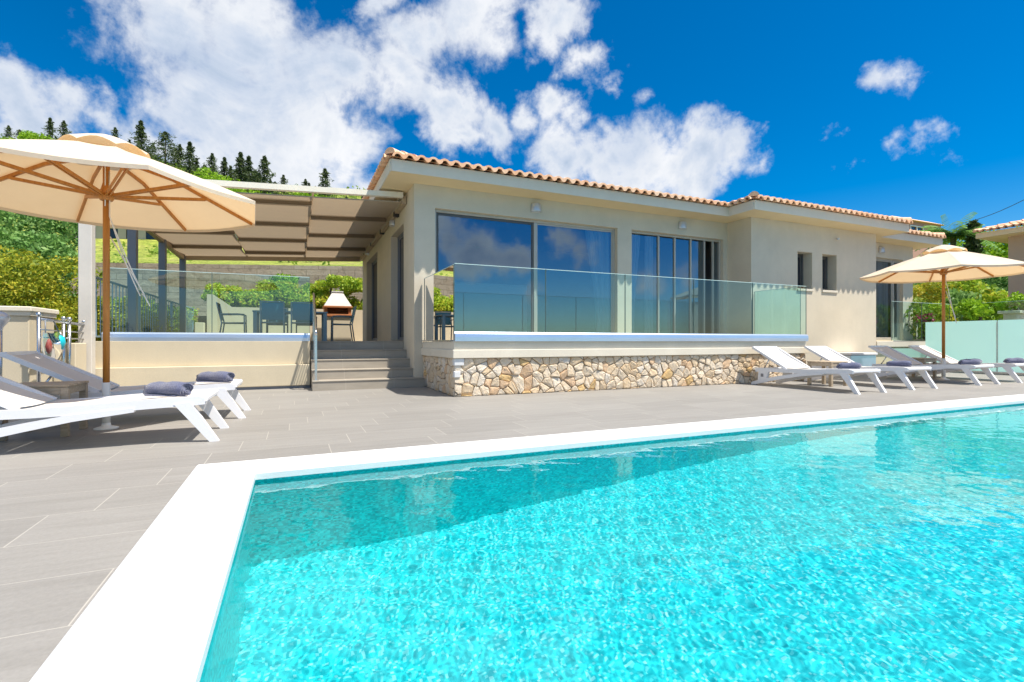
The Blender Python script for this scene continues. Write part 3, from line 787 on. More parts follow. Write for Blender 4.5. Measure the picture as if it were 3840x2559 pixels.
for args in (((ex0+.02, ey0+.02, ZT+.05), (1,1,0), dep*q2, PIT/q2), ((ex1-.02, ey0+.02, ZT+.05), (-1,1,0), dep*q2, PIT/q2),
             ((wx0+.02, wy0+.02, ZT+.05), (1,1,0), wd*q2, PIT/q2), ((wx1-.02, wy0+.02, ZT+.05), (-1,1,0), wd*q2, PIT/q2), ((ex0+dep, ey0+dep, up(ZT,dep)+.05), (1,0,0), ex1-ex0-2*dep, 0)):
    mb = MB(); caps(mb, *args); vpart(mb, 'ridge_cap', M['tile'], roof)
# plinth ledge of the right-hand section
mb = MB(); mb.bbox(15.14, 18.9, 8.75, 9.49, .70, .865, .006); vpart(mb, 'ledge', M['slab'])
mb = MB(); mb.box(15.14, 18.9, 8.85, 9.49, .004, .70); vpart(mb, 'plinth', M['wall2'])

# curtains and blinds (hang inside, things of their own)
def curtain(x0, x1, y, z0, z1, label, tie=None, mat='sheer', amp=.035, waves=9, name='curtain'):
    nz_ = 14; nx_ = waves*8; V = []; F = []
    for j in range(nz_+1):
        v = j/nz_; z = z1 + (z0-z1)*v
        a, b = x0, x1
        if tie:  # gathers towards one side lower down
            k = math.sin(min(1, v*1.15)*PI*.5)**1.4
            b_ = tie[0] + (tie[1]-tie[0])*1.0
            a = x0 + (tie[0]-x0)*k; b = x1 + (tie[1]-x1)*k
        for i in range(nx_+1):
            u = i/nx_; V.append((a+(b-a)*u, y + amp*math.sin(u*waves*2*PI)*(0.6+.4*math.sin(u*17+j*.12)), z))
    for j in range(nz_):
        for i in range(nx_): q = j*(nx_+1)+i; F.append((q, q+1, q+nx_+2, q+nx_+1))
    mb = MB(); mb.add(V, F, True); o = mb.obj(name, M[mat])
    return tag(o, label, name)
curtain(6.08, 6.72, 9.70, .91, 3.42, 'white sheer curtain gathered inside the right end of the widest window', tie=(6.38, 6.72))['group'] = 'curtains inside the sliding windows'
curtain(7.3, 7.62, 9.70, .91, 3.42, 'narrow white sheer curtain at the left of the five panel sliding window', tie=(7.3, 7.44), waves=5)['group'] = 'curtains inside the sliding windows'
curtain(7.78, 8.02, 9.72, .91, 3.42, 'white sheer curtain behind the first mullion of the five panel window', waves=4)['group'] = 'curtains inside the sliding windows'
curtain(16.3, 17.35, 9.70, .91, 3.38, 'pale curtain filling the window behind the right parasol', waves=10)['group'] = 'curtains inside the sliding windows'
mb = MB(); mb.bbox(2.62, 4.66, 9.80, 9.812, .95, 2.05, .002); mb.bbox(2.62, 4.66, 9.79, 9.815, 2.05, 2.08, .004)
tag(mb.obj('window_screen', M['blind']), 'pale fabric screen standing inside the left half of the widest window', 'screen')

# wall lamps
def lamp_mesh():
    mb = MB(); n = 14
    prof = []
    vs = []; 
    for z, r in ((0,.115),(.015,.12),(.15,.105),(.165,.095)):
        for k in range(n+1):
            a = PI*k/n; vs.append((r*math.cos(a), -r*.85*math.sin(a), z))
    fs = []
    for i in range(3):
        for k in range(n): fs.append((i*(n+1)+k, (i+1)*(n+1)+k, (i+1)*(n+1)+k+1, i*(n+1)+k+1))
    mb.add(vs, fs, True)
    mb.add([vs[3*(n+1)+k] for k in range(n+1)], [tuple(range(n+1))]); mb.add([vs[k] for k in range(n+1)], [tuple(range(n+1))[::-1]])
    return mb
lampt = thing('wall_lamp', 'half round grey wall lamp above the widest window, under the long eave', 'wall lamp', (4.72, HY0-.012, 3.62), 0, 'half round wall lamps on the villa')
lamp_mesh().obj('lamp_shade', M['lampmetal'], lampt)
mb = MB(); mb.bbox(-.09, .09, -.0, .012, -.01, .175, .003); mb.obj('back_plate', M['lampmetal'], lampt)
kids(lampt)
dup(lampt, (8.72, HY0-.012, 3.62), 0, 'half round grey wall lamp above the five panel sliding window')
dup(lampt, (16.62, HY0-.012, 3.60), 0, 'half round grey wall lamp above the window behind the right parasol')
dup(lampt, (HX0-.012, 11.6, 3.52), -PI/2, 'half round wall lamp on the side wall by the nearer side door under the pergola')
dup(lampt, (HX0-.012, 15.8, 3.52), -PI/2, 'half round wall lamp on the side wall by the farther side door under the pergola')
mb = MB(); mb.lathe([(.001,-.05),(.03,-.045),(.035,-.01),(.035,0)], 12); mb.tube([(0,0,0),(0,.06,.0)], .012)
o = mb.obj('spotlight', M['lampmetal'], loc=(13.35, WY0-.08, 3.62)); tag(o, 'tiny grey spotlight high on the plain wall above the two narrow windows', 'spotlight')

# ------------------------------------------------------------------ front terrace with rubble wall
TX0, TX1, TY0 = 2.28, 10.34, 7.42
ter = thing('terrace', 'raised front terrace with rubble stone base and white rendered edge', 'terrace', (TX0, TY0, 0))
def tpart(mb, name, mat, par=None, t=None, org=(2.28,7.42,0)):
    mb.v = [(x-org[0], y-org[1], z-org[2]) for x, y, z in mb.v]; return mb.obj(name, mat, par or ter)
mb = MB(); mb.box(TX0+.05, TX1-.05, TY0+.05, WY0-.003, .001, .60); mb.box(TX0+.05, WX0-.003, WY0-.003, HY0-.003, .001, .60)
tpart(mb, 'core', M['mortar'])
mb = MB(); mb.bbox(TX0-.03, TX1+.03, TY0-.03, WY0-.004, .60, .735, .008); mb.box(TX0-.03, WX0-.004, WY0-.004, HY0-.004, .60, .730)
mb.box(TX0-.0, TX1+.0, TY0+.01, WY0-.006, .735, .865); mb.box(TX0-.0, WX0-.006, WY0-.006, HY0-.006, .729, .860)
tpart(mb, 'edge_slab', M['slab'])
mb = MB(); mb.box(TX0+.2, TX1-.15, TY0+.16, WY0-.006, .862, .872); mb.box(TX0+.2, WX0-.006, WY0-.006, HY0-.006, .862, .872)
tpart(mb, 'paving', M['step'])
def voronoi_stones(mb, W_, H_, place, size=.14, depth=.045, seed=3):
    rnd = random.Random(seed); pts = []
    nxs = int(W_/size); nzs = max(2, int(round(H_/(size*.92))))
    for j in range(-1, nzs+1):
        for i in range(-1, nxs+1):
            x = (i+.5+.5*(j % 2)+rnd.uniform(-.48,.48))*size; z = (j+.5+rnd.uniform(-.46,.46))*H_/nzs
            if rnd.random() < .2: continue
            pts.append((x, z))
    for a, (px, pz) in enumerate(pts):
        poly = [(max(0,px-.4),max(0,pz-.4)),(min(W_,px+.4),max(0,pz-.4)),(min(W_,px+.4),min(H_,pz+.4)),(max(0,px-.4),min(H_,pz+.4))]
        if poly[1][0] <= poly[0][0] or poly[2][1] <= poly[0][1]: continue
        for b, (qx, qz) in enumerate(pts):
            if a == b or abs(qx-px) > .7 or abs(qz-pz) > .7: continue
            mx, mz = (px+qx)/2, (pz+qz)/2; nx_, nz_ = qx-px, qz-pz; out = []
            ln = math.hypot(nx_, nz_); off = -.0035
            for i in range(len(poly)):
                A, B = poly[i], poly[(i+1) % len(poly)]
                da = ((A[0]-mx)*nx_+(A[1]-mz)*nz_)/ln - off; db = ((B[0]-mx)*nx_+(B[1]-mz)*nz_)/ln - off
                if da <= 0: out.append(A)
                if (da < 0) != (db < 0) and abs(da-db) > 1e-9:
                    t = da/(da-db); out.append((A[0]+(B[0]-A[0])*t, A[1]+(B[1]-A[1])*t))
            poly = out
            if len(poly) < 3: break
        if len(poly) < 3: continue
        cx = sum(p[0] for p in poly)/len(poly); cz = sum(p[1] for p in poly)/len(poly)
        # soften corners (chaikin once)
        pl = []
        for i in range(len(poly)):
            A, B = poly[i], poly[(i+1) % len(poly)]
            pl.append((A[0]*.88+B[0]*.12, A[1]*.88+B[1]*.12)); pl.append((A[0]*.12+B[0]*.88, A[1]*.12+B[1]*.88))
        n = len(pl); d = depth*rnd.uniform(.75, 1.15); V = []
        tx, tz = rnd.uniform(-.16,.16), rnd.uniform(-.16,.16)
        for k, dd in ((1.0, 0), (.99, d*.6), (.93, d*.9), (.62, d*1.05)):
            for x, z in pl:
                X_, Z_ = cx+(x-cx)*k, cz+(z-cz)*k
                V.append(place(X_, Z_, dd + (tx*(X_-cx)+tz*(Z_-cz))*(dd > 0) + rnd.uniform(-.005,.005)*(dd > 0)))
        V.append(place(cx, cz, d*1.05))
        F = []
        for r in range(3):
            for i in range(n): F.append((r*n+i, r*n+(i+1)%n, (r+1)*n+(i+1)%n, (r+1)*n+i))
        for i in range(n): F.append((3*n+i, 3*n+(i+1)%n, 4*n))
        mb.add(V, F, False)
mb = MB()
voronoi_stones(mb, TX1-TX0-.02, .592, lambda a, z, d: (TX0+.01+a, TY0+.05-d, z+.004), seed=5)
voronoi_stones(mb, HY0-TY0-.06, .592, lambda a, z, d: (TX0+.05-d, HY0-.01-a, z+.004), seed=9)
voronoi_stones(mb, WY0-TY0-.06, .592, lambda a, z, d: (TX1-.05+d, TY0+.05+a, z+.004), seed=11)
tpart(mb, 'stone_facing', M['stone'])
for w_, z0_, z1_ in ((.16,.485,.597),(.10,.30,.40)):
    mb = MB(); mb.bbox(TX0-.004, TX0+w_, TY0-.006, TY0+.1, z0_, z1_, .01); tpart(mb, 'corner_stone', M['coping'])

def balustrade(name, label, P, u, n, breaks, z0, ztop, group=None, ch=.15, cm='channel'):
    """glass rail; P = base point of start, u along, n outward"""
    P, u, n = Vector(P), Vector(u), Vector(n)
    t = thing(name, label, 'glass railing', tuple(P), 0, group)
    def bx(mb, a0, a1, b0, b1, c0, c1, bev=None):
        vs = [u*a + n*b + Vector((0,0,c)) for c in (c0,c1) for a, b in ((a0,b0),(a1,b0),(a1,b1),(a0,b1))]
        mb.add(vs, [(0,3,2,1),(4,5,6,7),(0,1,5,4),(1,2,6,5),(2,3,7,6),(3,0,4,7)])
    if ch:
        mb = MB(); prof = [(-.05,0),(.05,0),(.056,ch*.42),(.050,ch*.80),(.028,ch*.97),(.008,ch),(-.05,ch)]; V = []
        for a_ in (breaks[0], breaks[-1]): V += [u*a_ + n*q + Vector((0,0,z0-P.z+w_)) for q, w_ in prof]
        m_ = len(prof); mb.add(V, [(k, (k+1)%m_, m_+(k+1)%m_, m_+k) for k in range(m_)] + [tuple(range(m_))[::-1], tuple(range(m_, 2*m_))]); mb.obj('channel', M[cm], t)
    for a, b in zip(breaks, breaks[1:]):
        g = MB(); c0, c1 = z0-P.z+ch+.001, ztop-P.z
        g.add([u*(a+.006)+Vector((0,0,c0)), u*(b-.006)+Vector((0,0,c0)), u*(b-.006)+Vector((0,0,c1)), u*(a+.006)+Vector((0,0,c1))], [(0,1,2,3)])
        o = g.obj('glass_panel', M['rail_glass'], t)
        e = MB(); bx(e, a+.006, b-.006, -.007, .007, c1+.0005, c1+.010)
        e.obj('glass_edge', M['edge'], o)
        for q0 in (a+.001, b-.006):
            e = MB(); bx(e, q0, q0+.005, -.007, .007, c0, c1+.002); e.obj('glass_side_edge', M['edgedark'], o)
    return t
GT = 2.07
GR = 'frameless glass railings round the raised terraces'
balustrade('glass_balustrade', 'long frameless glass railing along the front edge of the rubble stone terrace', (TX0, TY0+.01, .866), (1,0,0), (0,-1,0), [0,1.6,3.22,4.84,6.42,8.06], .866, GT, GR)
balustrade('glass_balustrade', 'short glass side railing from the rubble terrace corner to the house corner by the steps', (TX0+.03, TY0+.12, .866), (0,1,0), (-1,0,0), [0,HY0-TY0-.16], .866, GT, GR, ch=.02, cm='steel')
balustrade('glass_balustrade', 'short glass end railing where the rubble terrace meets the plain wall with narrow windows', (TX1-.03, TY0+.12, .866), (0,1,0), (1,0,0), [0,WY0-TY0-.14], .866, GT, GR, ch=.02, cm='steel')

# ------------------------------------------------------------------ steps and left (pergola) terrace
st = thing('steps', 'five wide grey tiled steps rising to the pergola terrace', 'steps', (.3, 9.3, 0))
RZ = ZB/5
for k in range(5):
    mb = MB(); y0 = 9.3+.3*k; x1 = TX0-.002 if k < 1 else HX0-.003
    if k == 0:
        mb.box(.30, x1, y0+.012, HY0-.003, .001, RZ-.022); mb.box(.30, HX0-.003, HY0-.003, 9.6+.012, .001, RZ-.022)
        mb.v = [(x-.3, y-9.3, z) for x, y, z in mb.v]; mb.obj('riser', M['step'], st)
        mb = MB(); mb.bbox(.295, x1, y0, HY0-.003, RZ-.02, RZ, .004); mb.box(.295, HX0-.003, HY0-.003, 9.612, RZ-.02, RZ-.001)
    else:
        ye = 9.6+.3*k if k < 4 else 10.8
        mb.box(.30, x1, y0+.012, ye+.012, .001, RZ*(k+1)-.022)
        mb.v = [(x-.3, y-9.3, z) for x, y, z in mb.v]; mb.obj('riser', M['step'], st)
        mb = MB(); mb.bbox(.295, x1, y0, ye+.01, RZ*(k+1)-.02, RZ*(k+1), .004)
    mb.v = [(x-.3, y-9.3, z) for x, y, z in mb.v]; mb.obj('tread', M['step'], st)
# pergola terrace slab
mb = MB(); mb.box(-3.2, .292, 10.25, 20.2, .0, .868); mb.box(.292, HX0-.003, 10.82, 20.2, 0, .868); mb.box(HX0-.003, 2.9, 17.32, 20.2, 0, .868)
tag(mb.obj('terrace_floor', M['step']), 'grey paved terrace floor under the pergola', 'terrace floor', kind='structure')
pw = thing('terrace_wall', 'low beige rendered wall with a ledge below the left glass railing', 'wall', (-3.2, 10.0, 0))
mb = MB(); mb.bbox(-3.2, .285, 10.10, 10.245, .44, .866, .004); mb.v = [(x+3.2, y-10, z) for x, y, z in mb.v]; mb.obj('upper_wall', M['wall2'], pw)
mb = MB(); mb.bbox(-3.2, .285, 9.98, 10.245, .05, .438, .01); mb.v = [(x+3.2, y-10, z) for x, y, z in mb.v]; mb.obj('lower_wall', M['wall2'], pw)
mb = MB(); mb.box(-3.2, .285, 10.02, 10.24, .001, .05); mb.v = [(x+3.2, y-10, z) for x, y, z in mb.v]; mb.obj('base', M['darkpost'], pw)  # recessed foot, coloured dark to stand in for the shadow under the wall
balustrade('glass_balustrade', 'glass railing along the pergola terrace above the low beige wall', (-2.87, 10.17, .868), (1,0,0), (0,-1,0), [0,1.55,3.15], .868, GT, GR)

# stair handrail
hr = thing('stair_railing', 'thin steel stair railing with horizontal rods beside the grey steps', 'railing', (.36, 9.45, RZ))
def hp(mb, name): mb.v = [(x-.36, y-9.45, z-RZ) for x, y, z in mb.v]; return mb.obj(name, M['steel'], hr)
for y, zb, zt_ in ((9.46, RZ, 1.05), (9.95, RZ*3, 1.42), (10.45, ZB, 1.78)):
    mb = MB(); mb.beam((.36,y,zb), (.36,y,zt_), .04, .04, up=(0,1,0)); mb.bbox(.31, .41, y-.05, y+.05, zb, zb+.008, .002); hp(mb, 'post')
mb = MB(); mb.tube([(.36,9.38,.99),(.36,9.46,1.06),(.36,10.45,1.79),(.36,10.55,1.80)], .021, 10); hp(mb, 'handrail')
for k in range(5):
    o_f = .13+.15*k
    mb = MB(); mb.tube([(.36,9.46,1.05-o_f),(.36,10.45,1.78-o_f)], .007, 6); hp(mb, 'rod')

# ------------------------------------------------------------------ pergola
pg = thing('pergola', 'flat pergola with stepped brown fabric canopy panels attached to the villa side', 'pergola', (-2.98, 10.0, 0))
def pz(x, y): return 3.80 + .055*(x-2.03) - .018*(y-10.2)
def gp(mb, name, mat, par=None): mb.v = [(x+2.98, y-10.0, z) for x, y, z in mb.v]; return mb.obj(name, mat, par or pg)
for i, y in enumerate((9.86, 12.3, 14.8, 17.25)):
    mb = MB(); w = .085 if i == 0 else .075; b0 = .88 if i else .001
    mb.bbox(-2.98-w, -2.98+w, y-w, y+w, b0, pz(-2.98, y)-.05, .008)
    o = gp(mb, 'post', M['post'] if i == 0 else M['darkpost'])
    if i == 0: o['label'] = 'pale beige front post'
def slab_beam(mb, x0, y0, x1, y1, w, zo0, zo1):
    a = Vector((x0,y0,0)); b = Vector((x1,y1,0)); t = (b-a).normalized(); s = Vector((t.y,-t.x,0))*w/2
    vs = []
    for zo in (zo0, zo1):
        for p in (a-s, a+s, b+s, b-s): vs.append((p.x, p.y, pz(p.x, p.y)+zo))
    mb.add(vs, [(0,1,2,3)[::-1],(4,5,6,7),(0,1,5,4),(1,2,6,5),(2,3,7,6),(3,0,4,7)])
mb = MB(); slab_beam(mb, -3.05, 10.1, 2.02, 10.1, .1, -.035, .065); gp(mb, 'front_beam', M['cream'])
mb = MB(); slab_beam(mb, -2.98, 10.15, -2.98, 17.3, .1, -.14, .03); gp(mb, 'side_beam', M['perg'])
mb = MB(); slab_beam(mb, 2.06, 10.15, 2.06, 17.2, .09, -.14, .02); gp(mb, 'wall_beam', M['perg'])
mb = MB(); slab_beam(mb, -3.0, 17.3, 2.06, 17.3, .1, -.14, .02); gp(mb, 'back_beam', M['perg'])
cols = [(2.0,.345),(.335,-1.30),(-1.31,-2.93)]
for ci, (xa, xb) in enumerate(cols):
    ph = 1.75 if ci != 1 else .65
    ys = [10.16]; y = 10.16 + ph + (.0 if ci != 1 else 0)
    while y < 17.0: ys.append(y); y += 1.85
    ys.append(17.24)
    for a, b in zip(ys, ys[1:]):
        drop = .13*min(1, (b-a)/1.85)
        mb = MB(); n = 8; V = []
        for j in range(n+1):
            t = j/n; yy = a + (b-a)*t; z = -.10 - .015*math.sin(t*PI) + .105*t - (.0)
            for x in (xb, xa): V.append((x, yy, pz(x, yy)+z))
        F = [(2*j, 2*j+1, 2*j+3, 2*j+2) for j in range(n)]
        m0 = len(V)
        for x in (xb, xa): V.append((x, a-.004, pz(x, a)-.115))
        for x in (xb, xa): V.append((x, a-.004, pz(x, a)-.085))
        mb.add(V, F, False)
        # hem bar
        mb.beam((xb, a, pz(xb,a)-.105), (xa, a, pz(xa,a)-.105), .02, .02)
        gp(mb, 'canopy_panel', M['pergfab'])
        if a > 10.3:
            mb = MB(); mb.beam((xb, a+.02, pz(xb,a)-.035), (xa, a+.02, pz(xa,a)-.035), .025, .125); gp(mb, 'riser_shade_strip', M['risershade'])  # riser at the panel step, its shade put into the dark colour
for y in (10.16, ):
    pass
mb = MB()
for xx in (2.0, .34, -1.305, -2.93): slab_beam(mb, xx, 10.16, xx, 17.25, .03, -.02, .04)
gp(mb, 'rafter', M['perg'])
mb = MB()
for y in (11.0, 12.9, 14.6, 16.2): mb.bbox(2.0, 2.11, y-.05, y+.05, 3.58, 3.70, .01)
gp(mb, 'bracket', M['black'])

# ------------------------------------------------------------------ dining set, barbecue, low wall, fence
tb = thing('dining_table', 'long blue grey metal dining table under the pergola', 'table', (-.06, 14.05, ZB))
mb = MB()
mb.bbox(-.86, .86, -.45, .45, .71, .75, .006); mb.obj('tabletop', M['chairmetal'], tb)
for sx in (-1, 1):
    for sy in (-1, 1):
        mb = MB(); mb.bbox(sx*.80-.045, sx*.80+.045, sy*.39-.045, sy*.39+.045, 0, .708, .004); mb.obj('leg', M['chairmetal'], tb)
def chair(loc, rz, label):
    t = thing('dining_chair', label, 'chair', loc, rz, 'dining chairs round the pergola table')
    # faces +y
    mb = MB(); mb.add([(-.24,-.22,.44),(.24,-.22,.44),(.24,.24,.45),(-.24,.24,.45),(-.24,-.22,.452),(.24,-.22,.452),(.24,.24,.462),(-.24,.24,.462)], [(0,3,2,1),(4,5,6,7),(0,1,5,4),(1,2,6,5),(2,3,7,6),(3,0,4,7)])
    mb.obj('seat', M['chairsling'], t)
    mb = MB(); n = 6; V = []
    for j in range(n+1):
        v = j/n; z = .50+.40*v; y = -.23-.10*v-.02*math.sin(v*PI)
        V += [(-.23, y, z), (.23, y, z)]
    for j in range(n+1):
        v = j/n; z = .50+.40*v; y = -.242-.10*v-.02*math.sin(v*PI)
        V += [(-.23, y, z), (.23, y, z)]
    k = 2*(n+1)
    mb.add(V, [(2*j,2*j+1,2*j+3,2*j+2) for j in range(n)] + [(k+2*j+1,k+2*j,k+2*j+2,k+2*j+3) for j in range(n)], True)
    mb.obj('backrest', M['chairsling'], t)
    for s in (-1, 1):
        mb = MB(); mb.tube([(s*.25,-.30,0),(s*.25,-.24,.44),(s*.25,-.345,.92)], .017, 8); mb.obj('leg', M['chairmetal'], t)
        mb = MB(); mb.tube([(s*.25,.25,0),(s*.25,.24,.64)], .017, 8); mb.obj('leg', M['chairmetal'], t)
        mb = MB(); mb.tube([(s*.25,.25,.65),(s*.25,.1,.665),(s*.25,-.28,.655)], .02, 8, flat=(1.2,.7)); mb.obj('armrest', M['chairmetal'], t)
    mb = MB(); mb.tube([(-.25,-.345,.92),(.25,-.345,.92)], .016); mb.tube([(-.25,-.24,.44),(.25,-.24,.44)], .014); mb.tube([(-.25,.24,.44),(.25,.24,.44)], .014)
    for s in (-1,1): mb.tube([(s*.25,-.24,.44),(s*.25,.24,.44)], .014)
    mb.obj('frame', M['chairmetal'], t)
    return t
ch = chair((-.46, 13.25, ZB), 0, 'blue grey sling chair with its back to the pool, left one of the front pair'); kids(ch)
dup(ch, (.20, 13.25, ZB), 0, 'blue grey sling chair with its back to the pool, nearest the stair railing')
dup(ch, (-1.35, 14.05, ZB), -PI/2, 'blue grey sling chair seen side on at the left end of the table')
dup(ch, (1.18, 14.05, ZB), PI/2, 'blue grey sling chair seen side on at the right end of the table')
dup(ch, (-.40, 14.85, ZB), PI, 'blue grey sling chair facing the pool behind the left half of the table')
dup(ch, (.32, 14.85, ZB), PI, 'blue grey sling chair facing the pool behind the right half of the table')
glass = None
bq = thing('barbecue', 'masonry barbecue with pale tapered hood over an orange brick firebox', 'barbecue', (1.47, 19.35, ZB))
mb = MB(); mb.bbox(-.46,.46,-.35,.35,0,.88,.01); mb.obj('base', M['wall2'], bq)
mb = MB(); mb.bbox(-.50,.50,-.40,.36,.882,.97,.01); mb.bbox(-.46,-.36,-.34,.34,.97,1.2,.004); mb.bbox(.36,.46,-.34,.34,.97,1.2,.004); mb.bbox(-.36,.36,.24,.34,.97,1.2,.004); mb.bbox(-.50,.50,-.40,.36,1.2,1.27,.01); mb.obj('firebox', M['clay'], bq)
mb = MB(); a, b_ = .47, .20
V = [(-a,-.37,1.272),(a,-.37,1.272),(a,.34,1.272),(-a,.34,1.272),(-b_,-.16,1.74),(b_,-.16,1.74),(b_,.20,1.74),(-b_,.20,1.74)]
mb.add(V, [(0,3,2,1),(4,5,6,7),(0,1,5,4),(1,2,6,5),(2,3,7,6),(3,0,4,7)]); mb.obj('hood', M['hood'], bq)
mb = MB(); mb.bbox(-.15,.15,-.12,.16,1.742,1.78,.004); mb.bbox(-.20,.20,-.16,.20,1.782,1.82,.006); mb.obj('chimney', M['hood'], bq)

gw = thing('garden_wall', 'low beige wall behind the barbecue with a raised sloping left end', 'wall', (-2.75, 20.0, ZB))
mb = MB()
prof = [(0,0),(0,1.62),(.18,1.62),(.75,1.2),(5.6,1.2),(5.6,0)]
V = [(x,0,z) for x,z in prof] + [(x,.22,z) for x,z in prof]; n = 6
mb.add(V, [tuple(range(n)), tuple(range(n,2*n))[::-1]] + [(i,n+i,n+(i+1)%n,(i+1)%n)[::-1] for i in range(n)])
mb.obj('wall_face', M['wall2'], gw)
mb = MB(); mb.bbox(-.28, -.02, -.5, -.2, 0, .62, .01); mb.obj('pier', M['wall2'], gw)

fe = thing('picket_fence', 'grey metal picket fence along the left side of the pergola terrace', 'fence', (-3.13, 10.3, ZB))
mb = MB(); mb.beam((0,0,1.10),(0,9.5,1.10), .05, .03); mb.beam((0,0,.08),(0,9.5,.08), .035, .03); mb.obj('rail', M['chairmetal'], fe)
k = 0; y = .06
while y < 9.5 and k < 60:
    mb = MB(); mb.beam((0,y,.09),(0,y,1.09), .014, .014, up=(0,1,0)); mb.obj('picket', M['chairmetal'], fe); y += .21; k += 1
for y in (0, 3.1, 6.3, 9.5):
    mb = MB(); mb.beam((0,y,0),(0,y,1.12), .05, .05, up=(0,1,0)); mb.obj('post', M['chairmetal'], fe)

# ------------------------------------------------------------------ left wall block, small railing, post, bag
lb = thing('wall_pier', 'broad beige rendered pier with pale cap behind the shaded sunbed', 'wall', (-3.17, 8.5, 0))
mb = MB(); mb.bbox(-2.6, 0, 0, .75, .001, 1.20, .01); mb.obj('pier_body', M['wall2'], lb)
mb = MB(); mb.bbox(-2.7, .04, -.05, .80, 1.255, 1.32, .01); mb.bbox(-2.66, .02, -.02, .77, 1.20, 1.255, .004); mb.obj('cap', M['slab'], lb)
lw = thing('low_wall', 'low beige wall between the pier and the pale pergola post', 'wall', (-3.17, 9.3, 0))
mb = MB(); mb.bbox(-.6, .22, .02, .45, .001, .84, .01); mb.bbox(-.6,-.02,.45,.9,.001,.84,.01); mb.obj('wall_body', M['wall2'], lw)
sr = thing('small_railing', 'short steel railing with round knobs behind the shaded sunbed', 'railing', (-3.0, 8.3, 0))
for y, zt_ in ((0,1.19),(.75,1.17),(.95,1.17),(1.5,1.15)):
    mb = MB(); mb.tube([(0,y,.001),(0,y,zt_)], .022, 10); mb.lathe([(.001,.04),(.025,.035),(.034,.01),(.025,-.015),(.001,-.02)], 12, (0,y,zt_+.01)); mb.obj('post', M['steel'], sr)
mb = MB(); mb.tube([(0,0,1.15),(0,.75,1.14),(0,1.5,1.12)], .02, 10); mb.obj('handrail', M['steel'], sr)
for z in (.92, 1.02):
    mb = MB(); mb.tube([(0,0.0,z),(0,1.5,z-.02)], .010, 8); mb.obj('rod', M['steel'], sr)
bgn = thing('beach_bag', 'clear bag with turquoise and red swimming gear hanging from the short railing', 'bag', (-2.955, 8.42, 1.0))
mb = MB(); V = []; F = []
for j in range(7):
    v = j/6; z = -.02-.36*v; hw = .30*(1-.45*v**2)/1.6; dp = .035+.04*math.sin(v*PI)
    for k in range(12):
        a = 2*PI*k/12; V.append((dp*math.cos(a)*1.1+.05, hw*math.sin(a)*1.3, z + .012*math.sin(3*a+j)))
for j in range(6):
    for k in range(12): F.append((j*12+k, j*12+(k+1)%12, (j+1)*12+(k+1)%12, (j+1)*12+k))
mb.add(V, F, True); mb.add([V[72+k] for k in range(12)], [tuple(range(12))], True); mb.obj('pouch', M['bagclear'], bgn)
mb = MB(); mb.lathe([(.001,-.12),(.06,-.09),(.085,0),(.07,.08),(.001,.11)], 12, (.07,.10,-.15)); mb.obj('float', M['teal'], bgn)
mb = MB(); mb.lathe([(.001,-.1),(.03,-.06),(.04,0),(.02,.08),(.001,.1)], 10, (.05,-.10,-.2)); mb.obj('snorkel', M['redp'], bgn)
mb = MB(); mb.tube([(.05,-.2,-.02),(.02,-.12,.14),(.02,.12,.14),(.05,.2,-.02)], .008, 8); mb.obj('strap', M['darkpost'], bgn)
sp = thing('rail_post', 'steel post with rounded head at the left edge beside the sunbeds', 'post', (-2.93, 7.2, 0))
mb = MB(); mb.tube([(0,0,0),(0,0,1.02)], .022, 12); mb.obj('pole', M['steel'], sp)
mb = MB(); mb.lathe([(.022,0),(.03,.04),(.07,.10),(.085,.14),(.08,.17),(.05,.20),(.001,.215)], 18, (0,0,.98)); mb.obj('head', M['lampmetal'], sp)
mb = MB(); mb.lathe([(.07,0),(.07,.01),(.025,.015)], 16); mb.obj('foot_plate', M['steel'], sp)

